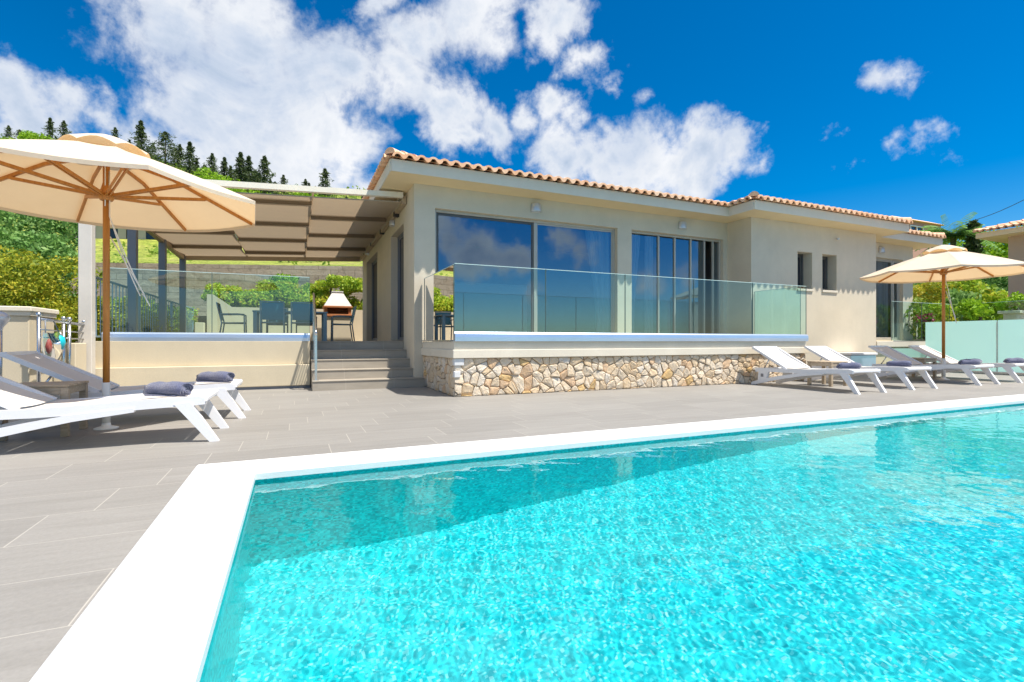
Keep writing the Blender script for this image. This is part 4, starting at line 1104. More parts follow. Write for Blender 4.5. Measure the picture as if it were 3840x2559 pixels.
# ------------------------------------------------------------------ sun loungers
def lounger(loc, rz, label, group):
    """foot leg tips at x=0, head towards -x; width along y (0 .. .74)"""
    t = thing('sun_lounger', label, 'sunbed', loc, rz, group)
    Wd = .70
    def yy(s): return -Wd/2 if s < 0 else Wd/2
    mb = MB()
    for s in (-1, 1):
        y = yy(s)
        pts = [(-.12,.355),(-.45,.360),(-.9,.335),(-1.25,.315),(-1.6,.310),(-1.98,.300)]
        for (xa, za), (xb, zb) in zip(pts, pts[1:]): pass
        w = .045
        top = [(-.10,.385),(-.16,.395),(-.45,.388),(-.9,.362),(-1.25,.345),(-1.6,.345),(-1.98,.340)]
        bot = [(-.10,.325),(-.2,.318),(-.45,.308),(-.9,.285),(-1.25,.275),(-1.6,.275),(-1.98,.260)]
        n = len(top); V = []
        for side in (y-w/2, y+w/2):
            V += [(x, side, z) for x, z in top] + [(x, side, z) for x, z in bot]
        F = []
        for i in range(n-1):
            F += [(i,i+1,n+i+1,n+i), (2*n+i,2*n+n+i,2*n+n+i+1,2*n+i+1), (i,2*n+i,2*n+i+1,i+1), (n+i,n+i+1,3*n+i+1,3*n+i)]
        F += [(0,n,3*n,2*n),(n-1,2*n+n-1,3*n+n-1,2*n-1)]
        mb.add(V, F)
    mb.bbox(-.14, -.085, -Wd/2-.022, Wd/2+.022, .338, .392, .015)
    mb.bbox(-2.0, -1.94, -Wd/2-.022, Wd/2+.022, .275, .335, .012)
    mb.bbox(-1.12, -1.08, -Wd/2+.02, Wd/2-.02, .29, .325, .005)
    mb.obj('frame', M['white'], t)
    for s in (-1, 1):
        y = yy(s); w = .056
        # front leg
        mb = MB()
        V = []
        for side in (y-w/2, y+w/2):
            V += [(-.325,side,.335),(-.205,side,.35),(.005,side,.0),(-.066,side,.0)]
        mb.add(V, [(0,1,2,3),(7,6,5,4),(0,4,5,1),(1,5,6,2),(2,6,7,3),(3,7,4,0)]); mb.obj('leg', M['white'], t)
        # sweeping rear leg
        mb = MB(); V = []
        P_ = [(-.60,.322,.285),(-1.0,.290,.232),(-1.3,.238,.172),(-1.55,.188,.118),(-1.78,.132,.060),(-1.97,.080,.010),(-2.07,.05,0.0)]
        n = len(P_)
        for side in (y-w/2, y+w/2):
            V += [(x, side, a) for x, a, b in P_] + [(x-(.0 if i < n-1 else .0), side, b) for i, (x, a, b) in enumerate(P_)]
        F = []
        for i in range(n-1):
            F += [(i,i+1,n+i+1,n+i), (2*n+i,3*n+i,3*n+i+1,2*n+i+1), (i,2*n+i,2*n+i+1,i+1), (n+i,n+i+1,3*n+i+1,3*n+i)]
        F += [(0,n,3*n,2*n),(n-1,3*n-1,4*n-1,2*n-1)]
        mb.add(V, F)
        mb.add([(-1.73,y-w/2,.13),(-1.73,y+w/2,.13),(-1.92,y+w/2,.09),(-1.92,y-w/2,.09),(-1.68,y-w/2,.29),(-1.68,y+w/2,.29),(-1.90,y+w/2,.29),(-1.90,y-w/2,.29)], [(0,1,2,3),(7,6,5,4),(0,4,5,1),(1,5,6,2),(2,6,7,3),(3,7,4,0)])
        mb.obj('leg', M['white'], t)
    # sling seat
    mb = MB(); V = []; n = 14
    for j in range(n+1):
        u = j/n; x = -.14-1.20*u
        zt_ = .392 - .05*u - .012*math.sin(u*PI)
        for k in range(7):
            v = k/6; V.append((x, -Wd/2+.02+(Wd-.04)*v, zt_ - .012*math.sin(v*PI)))
    F = [(j*7+k, j*7+k+1, (j+1)*7+k+1, (j+1)*7+k) for j in range(n) for k in range(6)]
    mb.add(V, F, True); mb.obj('seat', M['sling'], t)
    # backrest
    a0 = Vector((-1.34, 0, .345)); a1 = Vector((-2.08, 0, .74))
    mb = MB(); V = []
    for j in range(9):
        u = j/8; p_ = a0.lerp(a1, u)
        z = p_.z - .02*math.sin(u*PI)
        for k in range(7):
            v = k/6; V.append((p_.x, -Wd/2+.045+(Wd-.09)*v, z + .012 - .012*math.sin(v*PI)))
    mb.add(V, [(j*7+k, j*7+k+1, (j+1)*7+k+1, (j+1)*7+k) for j in range(8) for k in range(6)], True)
    br = mb.obj('backrest', M['sling'], t)
    mb = MB()
    for s in (-1, 1):
        y = (Wd/2-.03)*s
        mb.beam((a0.x, y, a0.z), (a1.x, y, a1.z), .035, .045)
    mb.beam((a1.x, -Wd/2+.03, a1.z), (a1.x, Wd/2-.03, a1.z), .05, .045)
    mb.obj('backrest_frame', M['white'], br)
    mb = MB(); mb.tube([(-1.72, -Wd/2+.06, .53), (-1.86, -Wd/2+.06, .31), (-1.86, Wd/2-.06, .31), (-1.72, Wd/2-.06, .53)], .011, 8); mb.obj('support', M['steel'], t)
    mb = MB()
    mb.bbox(-1.85, -1.79, -Wd/2-.031, -Wd/2-.027, .17, .23, .001); mb.obj('badge', M['darkpost'], t)
    return t
GL1 = 'white sunbeds on the pool deck'
l1 = lounger((-.60, 5.36, 0), 0, 'white sunbed nearest the camera at the left, with a navy towel', GL1); kids(l1)
dup(l1, (-.50, 6.72, 0), 0, 'white sunbed mostly in parasol shade between the left table and the low beige wall')
for (x, y, lab) in ((8.80, 5.15, 'white sunbed standing closest to the rubble stone terrace corner, leftmost of the right row'), (10.45, 5.22, 'white sunbed just right of the first wooden table in the right row'),
                    (12.66, 5.22, 'white sunbed with shaded grey back, left of the right parasol pole'), (14.2, 5.2, 'white sunbed at the far right edge, right of the parasol pole')):
    dup(l1, (x, y, 0), -PI/2, lab)

# towels
def towel(loc, rz, label, L=.42, r=.062):
    t = thing('rolled_towel', label, 'towel', loc, rz, 'rolled navy towels on the sunbeds')
    # spiral roll, axis x
    V = []; n = 60; turns = 3.76; pts = []
    for i in range(n+1):
        u = i/n; a = u*turns*2*PI; rr = .008 + (r-.008)*u
        pts.append((rr*math.cos(a)*1.18, rr*math.sin(a)*.95 + r*.93))
    pts.append((pts[-1][0]-.02, .004)) if False else None
    th = .007; F = []
    nx_ = 8
    mb = MB()
    for i in range(nx_+1):
        x = -L/2 + L*i/nx_; bul = (1 + .06*math.sin(i*1.3+.5) + .03*math.sin(i*3.1))*(.66 if i == 0 else .88 if i == 1 else 1.0)
        for (y, z) in pts: V.append((x + .012*math.sin(z*60+y*40), y*bul + .012*math.sin(i*.7), z*bul))
    m_ = len(pts)
    for i in range(nx_):
        for k in range(m_-1): F.append((i*m_+k, i*m_+k+1, (i+1)*m_+k+1, (i+1)*m_+k))
    mb.add(V, F, True)
    o = mb.obj('roll', M['towel'], t)
    so_ = o.modifiers.new('thick', 'SOLIDIFY'); so_.thickness = .011; so_.offset = 0
    mb = MB()   # loose flap tucked underneath
    mb.bbox(-L/2+.05, L/2-.04, -r*1.35, r*.3, 0.0, .012, .005)
    mb.obj('flap', M['towel'], t)
    return t
tw = towel((-1.02, 5.26, .388), math.radians(-36), 'rolled navy towel on the near left sunbed', .42, .066); kids(tw)
dup(tw, (-.84, 6.72, .392), math.radians(-34), 'rolled navy towel on the shaded left sunbed, by the low beige wall')
dup(tw, (8.72, 5.50, .398), math.radians(-25), 'rolled navy towel on the leftmost sunbed of the right row', .85)
dup(tw, (10.38, 5.62, .398), math.radians(-60), 'rolled navy towel on the sunbed right of the first wooden table', .85)
dup(tw, (12.50, 5.50, .398), math.radians(-25), 'rolled navy towel just right of the right parasol pole', .85)
dup(tw, (12.86, 5.62, .398), math.radians(-20), 'rolled navy towel touching a second one, right of the parasol pole', .85)
dup(tw, (14.15, 5.45, .398), math.radians(-20), 'rolled navy towel nearest the right edge of the picture', .9)

# side tables
def side_table(loc, rz, label):
    t = thing('side_table', label, 'side table', loc, rz, 'small wooden tables between the sunbeds')
    for k in range(5):
        mb = MB(); a = -.25+.1*k; mb.bbox(-.25, .25, a+.004, a+.096, .452, .475, .004); mb.obj('top_slat', M['tablewood'], t)
    mb = MB()
    mb.bbox(-.235,.235,-.235,-.205,.385,.451,.003); mb.bbox(-.235,.235,.205,.235,.385,.451,.003); mb.bbox(-.235,-.205,-.204,.204,.385,.451,.003); mb.bbox(.205,.235,-.204,.204,.385,.451,.003)
    mb.obj('apron', M['tablewood'], t)
    for sx in (-1,1):
        for sy in (-1,1):
            mb = MB(); mb.bbox(sx*.215-.028, sx*.215+.028, sy*.215-.028, sy*.215+.028, 0, .449, .004); mb.obj('leg', M['tablewood'], t)
    return t
s1 = side_table((-2.12, 6.00, 0), 0, 'weathered wooden side table between the two left sunbeds'); kids(s1)
dup(s1, (9.60, 6.46, 0), 0, 'wooden side table between the two sunbeds nearest the rubble stone wall')
dup(s1, (13.42, 6.85, 0), 0, 'wooden side table behind the right parasol pole')

# ------------------------------------------------------------------ parasols
def parasol(loc, label, R=1.42, off=-5.0):
    t = thing('parasol', label, 'parasol', loc, 0, 'cream canvas parasols with wooden poles')
    zr, zc = 2.29, 2.755
    mb = MB(); mb.tube([(0,0,.42),(0,0,2.76)], .028, 14); mb.obj('pole', M['wood'], t)
    mb = MB(); mb.tube([(0,0,.02),(0,0,.46)], .034, 14); mb.lathe([(.001,0),(.10,0),(.10,.012),(.04,.03),(.034,.06)], 20); mb.obj('base', M['whitemetal'], t)
    ang = [PI/2 - TH - math.radians(off + 45*k) for k in range(8)]
    rr0 = .20
    def cpt(i, u, w=0.0, sag=1.0):
        """u 0 centre .. 1 rim, w 0..1 between rib i and i+1"""
        a, b = ang[i % 8], ang[(i+1) % 8]
        r = rr0 + (R-rr0)*u
        x = r*((1-w)*math.cos(a)+w*math.cos(b)); y = r*((1-w)*math.sin(a)+w*math.sin(b))
        z = zc + (zr-zc)*(u**1.12)
        z -= .035*math.sin(w*PI)*math.sin(min(1,u*1.0)*PI*.75)*sag
        return (x, y, z)
    mb = MB(); nu, nw = 10, 6
    for i in range(8):
        V = [cpt(i, j/nu, k/nw) for j in range(nu+1) for k in range(nw+1)]
        mb.add(V, [(j*(nw+1)+k, j*(nw+1)+k+1, (j+1)*(nw+1)+k+1, (j+1)*(nw+1)+k) for j in range(nu) for k in range(nw)], True)
        # small hem turned down
        rim = [cpt(i, 1, k/nw) for k in range(nw+1)]; lo = [(x*.997, y*.997, z-.035) for x, y, z in rim]
        mb.add(rim+lo, [(k, k+1, nw+2+k, nw+1+k) for k in range(nw)])
    cn = mb.obj('canopy', M['canvas'], t)
    # vent cap with scalloped gaps
    mb = MB()
    for i in range(8):
        V = []
        for j in range(7):
            u = j/6
            for k in range(nw+1):
                w = k/nw; a, b = ang[i], ang[(i+1) % 8]; r = .015 + .36*u
                x = r*((1-w)*math.cos(a)+w*math.cos(b)); y = r*((1-w)*math.sin(a)+w*math.sin(b))
                z = 2.905 - .175*u**1.5 + .05*math.sin(w*PI)*u**2
                V.append((x, y, z))
        mb.add(V, [(j*(nw+1)+k, j*(nw+1)+k+1, (j+1)*(nw+1)+k+1, (j+1)*(nw+1)+k) for j in range(6) for k in range(nw)], True)
    mb.obj('vent_cap', M['canvas'], cn)
    hz = 2.31
    for i, a in enumerate(ang):
        mb = MB(); c, s = math.cos(a), math.sin(a)
        def rp(u, dz): x, y, z = cpt(i, u); return (x, y, z+dz)
        mb.beam((.05*c,.05*s,2.70), rp(.30,-.028), .022, .032); mb.beam(rp(.30,-.028), rp(.97,-.030), .022, .032)
        mb.obj('rib', M['wood'], t)
        mb = MB(); e = rp(.56, -.05); e = (e[0], e[1], e[2])
        for sd in (-1, 1):
            ox, oy = -s*.016*sd, c*.016*sd
            mb.beam((.05*c+ox,.05*s+oy,hz), (e[0]+ox, e[1]+oy, e[2]), .012, .028)
        mb.obj('strut', M['wood'], t)
    mb = MB(); mb.lathe([(.001,-.05),(.05,-.05),(.062,-.03),(.062,.04),(.045,.06),(.030,.12),(.03,.12)], 14, (0,0,hz)); mb.obj('hub', M['wood'], t)
    mb = MB(); mb.lathe([(.03,-.03),(.055,-.03),(.055,.03),(.03,.03)], 14, (0,0,2.70)); mb.obj('crown_hub', M['wood'], t)
    mb = MB()
    for q, (ex, ez) in enumerate(((.26,1.32),(.34,1.22))):
        pts = [(.03,-.02,2.55),(.035,-.03,2.1)] + [(.04+(ex)*u, -.04-.06*u, 2.1-(2.1-ez)*u-.05*math.sin(u*PI)) for u in (.15,.3,.45,.6,.75,.9,1)]
        pts += [(.04+ex+.03, -.1, ez+.02), (.04, -.03, 1.9)] if q == 0 else []
        mb.tube(pts, .006, 6)
    mb.obj('cord', M['whitemetal'], t)
    mb = MB()
    mb.tube([(0.0,-.03,2.70),(.0,-.034,2.2)], .005, 6); mb.obj('pulley_rope', M['whitemetal'], t)
    return t
p1 = parasol((-1.70, 6.13, 0), 'large cream parasol with wooden ribs over the two left sunbeds'); kids(p1)
dup(p1, (13.42, 6.36, 0), math.radians(9), 'cream parasol standing in the right row of sunbeds', (1.10, 1.10, 1.045))

# ------------------------------------------------------------------ right side: teal glass screen, box, neighbour
fs = thing('frosted_screen', 'frosted turquoise glass screen at the right behind the sunbeds', 'glass screen', (17.0, 8.5, 0))
for a, b_ in ((.0, -1.62), (-1.64, -3.26), (-3.28, -4.9)):
    mb = MB(); mb.add([(0,b_,.06),(0,a,.06),(0,a,1.42),(0,b_,1.42)], [(0,1,2,3)]); mb.obj('screen_panel', M['frost'], fs)
for y in (-1.63, -3.27):
    mb = MB(); mb.bbox(-.02, .02, y-.006, y+.006, .0, 1.40, .002); mb.obj('post', M['steel'], fs)
mb = MB(); mb.bbox(-.03,.03,-4.9,.0,.0,.06,.004); mb.obj('bottom_rail', M['steel'], fs)
fs2 = thing('frosted_screen', 'low frosted turquoise glass panel under the ledge, left of the parasol pole', 'glass screen', (15.3, 8.45, 0))
mb = MB(); mb.add([(0,0,.03),(1.65,0,.03),(1.65,0,.66),(0,0,.66)], [(0,1,2,3)]); mb.obj('screen_panel', M['frost'], fs2)
mb = MB(); mb.bbox(0, 1.65, -.02, .02, .0, .03, .004); mb.obj('bottom_rail', M['steel'], fs2)
for o in (fs, fs2): o['group'] = 'frosted turquoise glass screens'
balustrade('glass_balustrade', 'clear glass railing on the ledge before the window behind the right parasol', (15.9, 8.80, .866), (1,0,0), (0,-1,0), [0,1.5,3.0], .866, 2.02, GR, ch=.02, cm='steel')
bx_ = thing('storage_box', 'low white box with blue grey front at the foot of the plain wall', 'box', (13.1, 8.2, 0))
mb = MB(); mb.bbox(0, 1.05, 0, .5, 0, .50, .01); mb.obj('box_body', M['channel'], bx_)
mb = MB(); mb.bbox(-.03, 1.08, -.03, .53, .502, .56, .01); mb.obj('lid', M['white'], bx_)

# neighbour house on the right
nh = thing('neighbour_house', 'brown rendered neighbouring house with tiled roof at the right edge', 'house', (25.3, 8.9, 0))
mb = MB(); mb.wall((0,0,0), (0,1,0), (-1,0,0), .3, -9, 1.0, -1, 4.9); mb.wall((0,1,0), (1,0,0), (0,1,0), .3, .3, 9, -1, 4.9)
mb.obj('wall', M['brownwall'], nh)
mb = MB(); mb.box(-.7, 9, -9, 1.7, 4.9, 5.1); mb.obj('eaves', M['soffit'], nh)
mb = MB()
_P = PIT
roof_plane(mb, (-.72, 1.72, 0), (0,-1,0), (1,0,0), 10.7, 5.14, 4.5, hl=True, hr=False)
sheet_poly(mb, [(-.72,1.72,5.125),(-.72,-9,5.125),(3.8,-9,5.125+4.52*PIT),(3.8,-2.8,5.125+4.52*PIT)])
rf = mb.obj('roof', M['tile'], nh)
mb = MB(); caps(mb, (-.70, 1.70, 5.16), (1,-1,0), 5, PIT/q2); mb.obj('ridge_cap', M['tile'], rf)
# far small house with pink walls
_l = (2058-1176.5)*40/FPX
ph = thing('hillside_house', 'small pink walled house far behind the right end of the villa roof', 'house', (40*SN+_l*CS, 40*CS-_l*SN, 5.0))
mb = MB(); mb.wall((0,0,0),(1,0,0),(0,-1,0),.2,0,6.4,0,5.75,[(2.1,2.8,4.75,5.3),(3.0,3.7,4.75,5.3)]); mb.wall((6.4,0,0),(0,1,0),(1,0,0),.2,.2,5,0,5.75); mb.obj('wall', M['pinkwall'], ph)
mb = MB(); mb.box(2.05,3.75,.05,.09,4.70,5.35); mb.obj('window', M['darkglass'], ph)
mb = MB(); mb.bbox(1.95,2.06,-.03,.01,4.7,5.4,.005); mb.bbox(3.74,3.85,-.03,.01,4.7,5.4,.005); mb.bbox(2.83,2.97,-.03,.01,4.7,5.29,.005); mb.bbox(2.06,3.74,-.03,.01,5.3,5.4,.005); mb.obj('window_frame', M['whitemetal'], ph)
mb = MB(); V = [(-.25,-.25,5.75),(6.65,-.25,5.75),(6.65,5.3,5.75),(-.25,5.3,5.75),(.6,.6,6.15),(5.8,.6,6.15)]
mb.add(V, [(3,2,1,0),(0,1,5,4),(2,3,4,5),(1,2,5),(3,0,4)]); mb.obj('roof', M['tile'], ph)
def at0(px, d): l = (px-1176.5)*d/FPX; return (d*SN+l*CS, d*CS-l*SN)
# buildings on the slope behind pergola
hb = thing('slope_house', 'low pale house with brown shutters on the grass slope, seen past the left parasol', 'house', (at0(165, 44)[0], at0(165, 44)[1], 8.9))
mb = MB(); ops = [(.7,1.7,.5,2.2),(2.3,3.3,.5,2.2),(3.9,4.7,.1,2.2),(5.4,7.6,.1,2.2)]
mb.wall((0,0,0),(1,0,0),(0,-1,0),.25,0,13,0,3.4,ops); mb.wall((13,0,0),(0,1,0),(1,0,0),.25,.25,6,0,3.4); mb.obj('wall', M['pale'], hb)
for o in ops:
    mb = MB(); mb.box(o[0],o[1],.12,.16,o[2],o[3]); mb.obj('window', M['darkglass'], hb)
mb = MB(); V = [(-.7,-.8,3.4),(13.7,-.8,3.4),(13.7,6.5,3.4),(-.7,6.5,3.4),(2.5,3,4.6),(10.5,3,4.6)]
mb.add(V, [(3,2,1,0),(0,1,5,4),(2,3,4,5),(1,2,5),(3,0,4)]); mb.obj('roof', M['tile'], hb)
# overhead cable
mb = MB(); A = Vector((60, 30, 14)); B_ = None
def at(px, py, d):
    l = (px-1176.5)*d/FPX; return Vector((d*SN+l*CS, d*CS-l*SN, EYE+(784-py)*d/FPX))
A, B_ = at(2190, 518, 45), at(2420, 425, 28)
pts = [A.lerp(B_, k/10) - Vector((0,0,.35*math.sin(k/10*PI))) for k in range(11)]
mb.tube(pts, .022, 6); tag(mb.obj('overhead_cable', M['cable']), 'thin black overhead cable crossing the sky at the right', 'cable')

# right garden behind screen
balustrade('glass_balustrade', 'clear glass railing before the shrubs and the neighbouring house', (19.6, 8.0, .95), (0,1,0), (-1,0,0), [-2.6,-.9,.8], .95, 2.05, GR, ch=.04, cm='steel')
mb = MB(); mb.box(18.92, 25.2, 5.0, 20, 0, .93); tag(mb.obj('garden_terrace', M['step']), 'raised paved garden terrace beyond the villa', 'terrace', kind='structure')
mb = MB(); mb.bbox(21.0, 21.9, 8.0, 8.35, .932, 1.75, .02); mb.bbox(20.9, 22.0, 7.9, 8.45, 1.75, 1.84, .01)
tag(mb.obj('planter_box', M['pot']), 'pale planter box with green plants behind the clear railing at the right', 'planter')
mb = MB(); mb.tube([at(2107,724,17.2), at(2139,752,16.9)], .02, 8); mb.tube([at(2107,724,17.2), Vector((at(2107,724,17.2).x, at(2107,724,17.2).y, .93))], .02, 8)
tag(mb.obj('garden_handrail', M['whitemetal']), 'sloping white handrail below the pink flowers', 'handrail')
pc = thing('carport', 'grey framed carport behind the yellow shrubs at the right', 'carport', (24.2, 14.0, .93))
for x, y in ((0,0),(2.6,0),(0,3),(2.6,3)):
    mb = MB(); mb.bbox(x-.08,x+.08,y-.08,y+.08,0,2.7,.01); mb.obj('post', M['darkpost'], pc)
mb = MB(); mb.bbox(-.3,3,-.3,3.3,2.7,2.85,.01); mb.obj('roof', M['darkpost'], pc)

# ------------------------------------------------------------------ vegetation
def leaf_cloud(clumps, size, seed=0, aspect=.55, shell=.55, up=.0):
    """clumps: (cx,cy,cz,rx,ry,rz,n) -> arrays of small quads"""
    g = np.random.default_rng(seed); VV = []
    for (cx,cy,cz,rx,ry,rz,n) in clumps:
        d = g.normal(size=(n,3)); d /= np.linalg.norm(d,axis=1)[:,None]
        r = shell + (1-shell)*g.random(n)**.5; lump = 1 + .16*np.sin(d[:,0]*5+cx)*np.sin(d[:,1]*4+cy)+.14*np.sin(d[:,2]*6+cz*3)
        c = d*(r*lump)[:,None]*np.array([rx,ry,rz]) + np.array([cx,cy,cz])
        a = g.normal(size=(n,3)); a += d*.4; a[:,2] += up; a /= np.linalg.norm(a,axis=1)[:,None]
        b = np.cross(a, g.normal(size=(n,3))); b /= np.linalg.norm(b,axis=1)[:,None]
        s = size*(.6+.8*g.random(n))[:,None]
        VV.append(np.stack([c-a*s, c-b*s*aspect, c+a*s, c+b*s*aspect], 1))
    V = np.concatenate(VV).reshape(-1,3); m = len(V)//4
    return V, np.arange(4*m).reshape(m,4)
def plant(name, label, cat, loc, clumps, size, mat, seed=0, trunk=None, group=None, crown='crown', **kw):
    t = thing(name, label, cat, loc, 0, group)
    V, F = leaf_cloud(clumps, size, seed, **kw); np_mesh(crown, V, F, M[mat], t)
    mb = MB()
    if trunk is None: trunk = [[(0,0,0),(clumps[0][0]*.5,clumps[0][1]*.5,clumps[0][2])]]
    for tr in trunk: mb.tube(tr, [.06*(1-.6*i/(len(tr)-1)) + .01 for i in range(len(tr))], 7)
    mb.obj('trunk' if crown == 'crown' else 'stem', M['bark'], t)
    return t
def rnd_clumps(seed, n, X, Y, Z, R, dens):
    r = random.Random(seed); out = []
    for _ in range(n):
        rr = r.uniform(*R); out.append((r.uniform(*X), r.uniform(*Y), r.uniform(*Z), rr*r.uniform(.9,1.3), rr, rr*r.uniform(.7,1.05), int(dens*rr*rr)))
    return out
GB = 'shrubs on the slope at the left'
# yellowish hedge shrubs left
for i, (x, y, lab) in enumerate(((-4.6,12.6,'yellow green flowering shrub beside the pale pergola post'), (-6.3,13.0,'yellow green flowering shrub above the beige pier at the left edge'), (-4.3,15.2,'yellowish shrub behind the picket fence near the pale post'))):
    cl = rnd_clumps(20+i, 16, (-1.0,1.0), (-.7,.7), (.6,(2.25,2.25,1.25)[i]), (.38,.62), 5200)
    plant('flowering_shrub', lab, 'shrub', (x,y,.0), cl, .034, 'hedge', 30+i, group=GB, trunk=[[(0,0,0),(0,0,1.4)],[(0,0,.3),(.4,0,1.3)],[(0,0,.3),(-.4,.1,1.3)]])
for i, (x, y, sc_, lab) in enumerate(((-6.7,16.8,1.0,'grey green shrub rising below the left parasol canopy'), (-9.0,17.5,1.1,'grey green shrub at the left edge below the parasol canopy'), (-8.5,20.5,1.05,'grey green shrub farther back at the left, highest below the canopy'))):
    cl = rnd_clumps(50+i, 20, (-1.2*sc_,1.2*sc_), (-1,1), (1.2,3.3*sc_+.5), (.45*sc_,.8*sc_), 2600)
    plant('green_shrub', lab, 'shrub', (x,y,.3), cl, .055, 'olive', 70+i, group=GB, trunk=[[(0,0,0),(.1,0,1.2),(.3,0,2.3)],[(0,0,.3),(-.5,.1,1.8)]])
for i, (x, y, tz, lab) in enumerate(((-4.4,17.6,1.9,'yellow green shrub seen through the far pickets of the fence'), (-4.2,20.2,2.1,'leafy shrub beyond the far end of the picket fence'), (-5.6,19.0,2.0,'yellow flowering shrub between the second and third pergola posts, beyond the fence'), (-5.9,22.0,2.2,'green and yellow shrub at the foot of the weathered retaining wall'))):
    cl = rnd_clumps(220+i, 15, (-.9,.9), (-.6,.6), (.6,tz), (.32,.52), 3600)
    plant('flowering_shrub', lab, 'shrub', (x,y,.0), cl, .045, 'garden' if i % 2 else 'hedge', 230+i, group=GB)
# garden plants in the bed behind the barbecue
gi = 0
glabs = ['yellow green garden plant behind the raised end of the low wall', 'leafy garden plant behind the left end chair', 'reddish tinged plant behind the first chair back', 'upright green shrub over the middle of the low wall',
 'bright plant between the two chair backs, behind the wall', 'green plant just left of the stair railing, behind the wall', 'yellow flowering plant left of the barbecue hood', 'tall bright plant directly behind the barbecue hood', 'yellow green plant between the barbecue and the villa side wall']
for k, x in enumerate((-2.4,-1.8,-1.2,-.6,.1,.75,1.2,1.9,2.6)):
    tall = (.85,.8,.7,1.15,.8,.95,1.25,1.35,1.2)[k]
    cl = rnd_clumps(100+k, 12, (-.45,.45), (-.35,.35), (.25,tall*1.2), (.2,.36), 4600)
    plant('garden_plant', glabs[k], 'plant', (x, 21.0+.35*(k%2), 1.75), cl, .05, 'garden', 120+k, group='plants in the bed below the retaining wall', crown='foliage', up=.3)
cl = rnd_clumps(140, 7, (-.35,.35), (-.3,.3), (.4,1.25), (.25,.4), 3500)
plant('round_bush', 'darker round bush standing up against the retaining wall', 'bush', (-.35, 23.3, 1.75), [(0,0,1.50,.55,.5,.5,1400),(0,0,1.0,.6,.5,.6,1200)], .06, 'bright', 141, crown='foliage')
cl = rnd_clumps(151, 6, (-.22,.22), (-.15,.2), (.25,.7), (.08,.14), 7000)
V, F = leaf_cloud([(x,y,z,a,b,c,max(40,n)) for x,y,z,a,b,c,n in cl], .05, 150)
pk = thing('bougainvillea', 'pink flowering bush right of the window behind the right parasol', 'bush', (18.35, 9.2, 1.1)); np_mesh('blossom', V, F, M['pink'], pk)
V, F = leaf_cloud([(0,.2,.5,.5,.4,.6,500)], .06, 152); np_mesh('foliage', V, F, M['scrub'], pk)
mb = MB(); mb.tube([(0,0,-.2),(0,.1,.6)], .025, 6); mb.obj('stem', M['bark'], pk)
# right side plants
labs = ['leafy green plant right of the parasol pole behind the turquoise screen', 'green plant in the pale planter at the right', 'yellow flowering shrub in the gap below the right parasol canopy', 'yellow green shrub before the carport at the right', 'small palm like plant before the neighbouring house wall']
for k, (x, y, z0, rr, hh_, mt) in enumerate(((18.9,8.1,.93,.34,1.2,'bright'), (21.3,8.2,1.6,.3,.6,'bright'), (22.4,11.5,.93,.8,2.5,'hedge'), (25.5,12.6,.93,.7,2.0,'garden'), (23.3,8.4,.93,.3,.7,'bright'))):
    cl = rnd_clumps(160+k, 7, (-rr,rr), (-rr,rr), (.3,hh_), (rr*.5,rr*.8), 3800)
    plant('garden_shrub', labs[k], 'shrub', (x,y,z0), cl, .055, mt, 170+k, group='shrubs at the right end of the villa', crown='foliage')

for k, (px, d, z0, rr, lab) in enumerate(((2150,24,.9,1.5,'dense green shrub behind the right parasol vent'), (2215,27,1.2,1.9,'big green shrub filling the gap before the neighbouring house'), (2262,30,1.2,2.2,'tall green shrub next to the neighbouring house wall'))):
    x, y = at0(px, d); cl = rnd_clumps(180+k, 14, (-rr*.6,rr*.6), (-rr*.6,rr*.6), (.3,(2.6,3.0,3.6)[k]), (rr*.35,rr*.55), 900)
    plant('garden_shrub', lab, 'shrub', (x,y,z0), cl, .11, 'olive' if k != 1 else 'garden', 190+k, group='shrubs at the right end of the villa', crown='foliage')
# hill trees
def conifer(seed, h=8, r=1.4, n=2000, name='conifer', slim=1.0):
    g = np.random.default_rng(seed); t = g.random(n)**.8
    z = h*(.12+.88*t); layers = .75+.35*np.sin(t*38+g.random()*6)
    rad = r*1.25*slim*(1-t)**.7*layers*(.25+.75*g.random(n)) + .05
    a = g.random(n)*2*PI; lob = 1+.40*np.sin(a*3+seed+t*7)+.25*np.sin(a*5+t*23); rad *= lob
    c = np.stack([rad*np.cos(a), rad*np.sin(a), z - rad*.05 + .25*np.sin(a*2+t*15)*rad], 1)
    d = np.stack([np.cos(a), np.sin(a), -.35+0*a], 1)*.55 + g.normal(size=(n,3))*.35
    d /= np.linalg.norm(d,axis=1)[:,None]; b = np.cross(d, g.normal(size=(n,3))); b /= np.linalg.norm(b,axis=1)[:,None]
    s = (.30*h/8*(.5+.8*g.random(n)))[:,None]
    V = np.stack([c-d*s*.6, c-b*s*.28, c+d*s, c+b*s*.28], 1).reshape(-1,3); return V, np.arange(4*n).reshape(n,4)
protos = []
for k, (h, r, sl) in enumerate(((8.5,1.9,1),(7,1.1,1),(6.5,2.6,1))):
    t = thing('conifer', 'x', 'conifer', (0,0,0), 0, 'conifers along the hill skyline')
    V, F = conifer(200+k, h, r*1.25, 1900); np_mesh('crown', V, F, M['conifer'], t)
    mb = MB(); mb.tube([(0,0,-1),(0,0,h*.5),(0,0,h*.97)], [.17,.10,.02], 6); mb.obj('trunk', M['bark'], t)
    kids(t); protos.append(t)
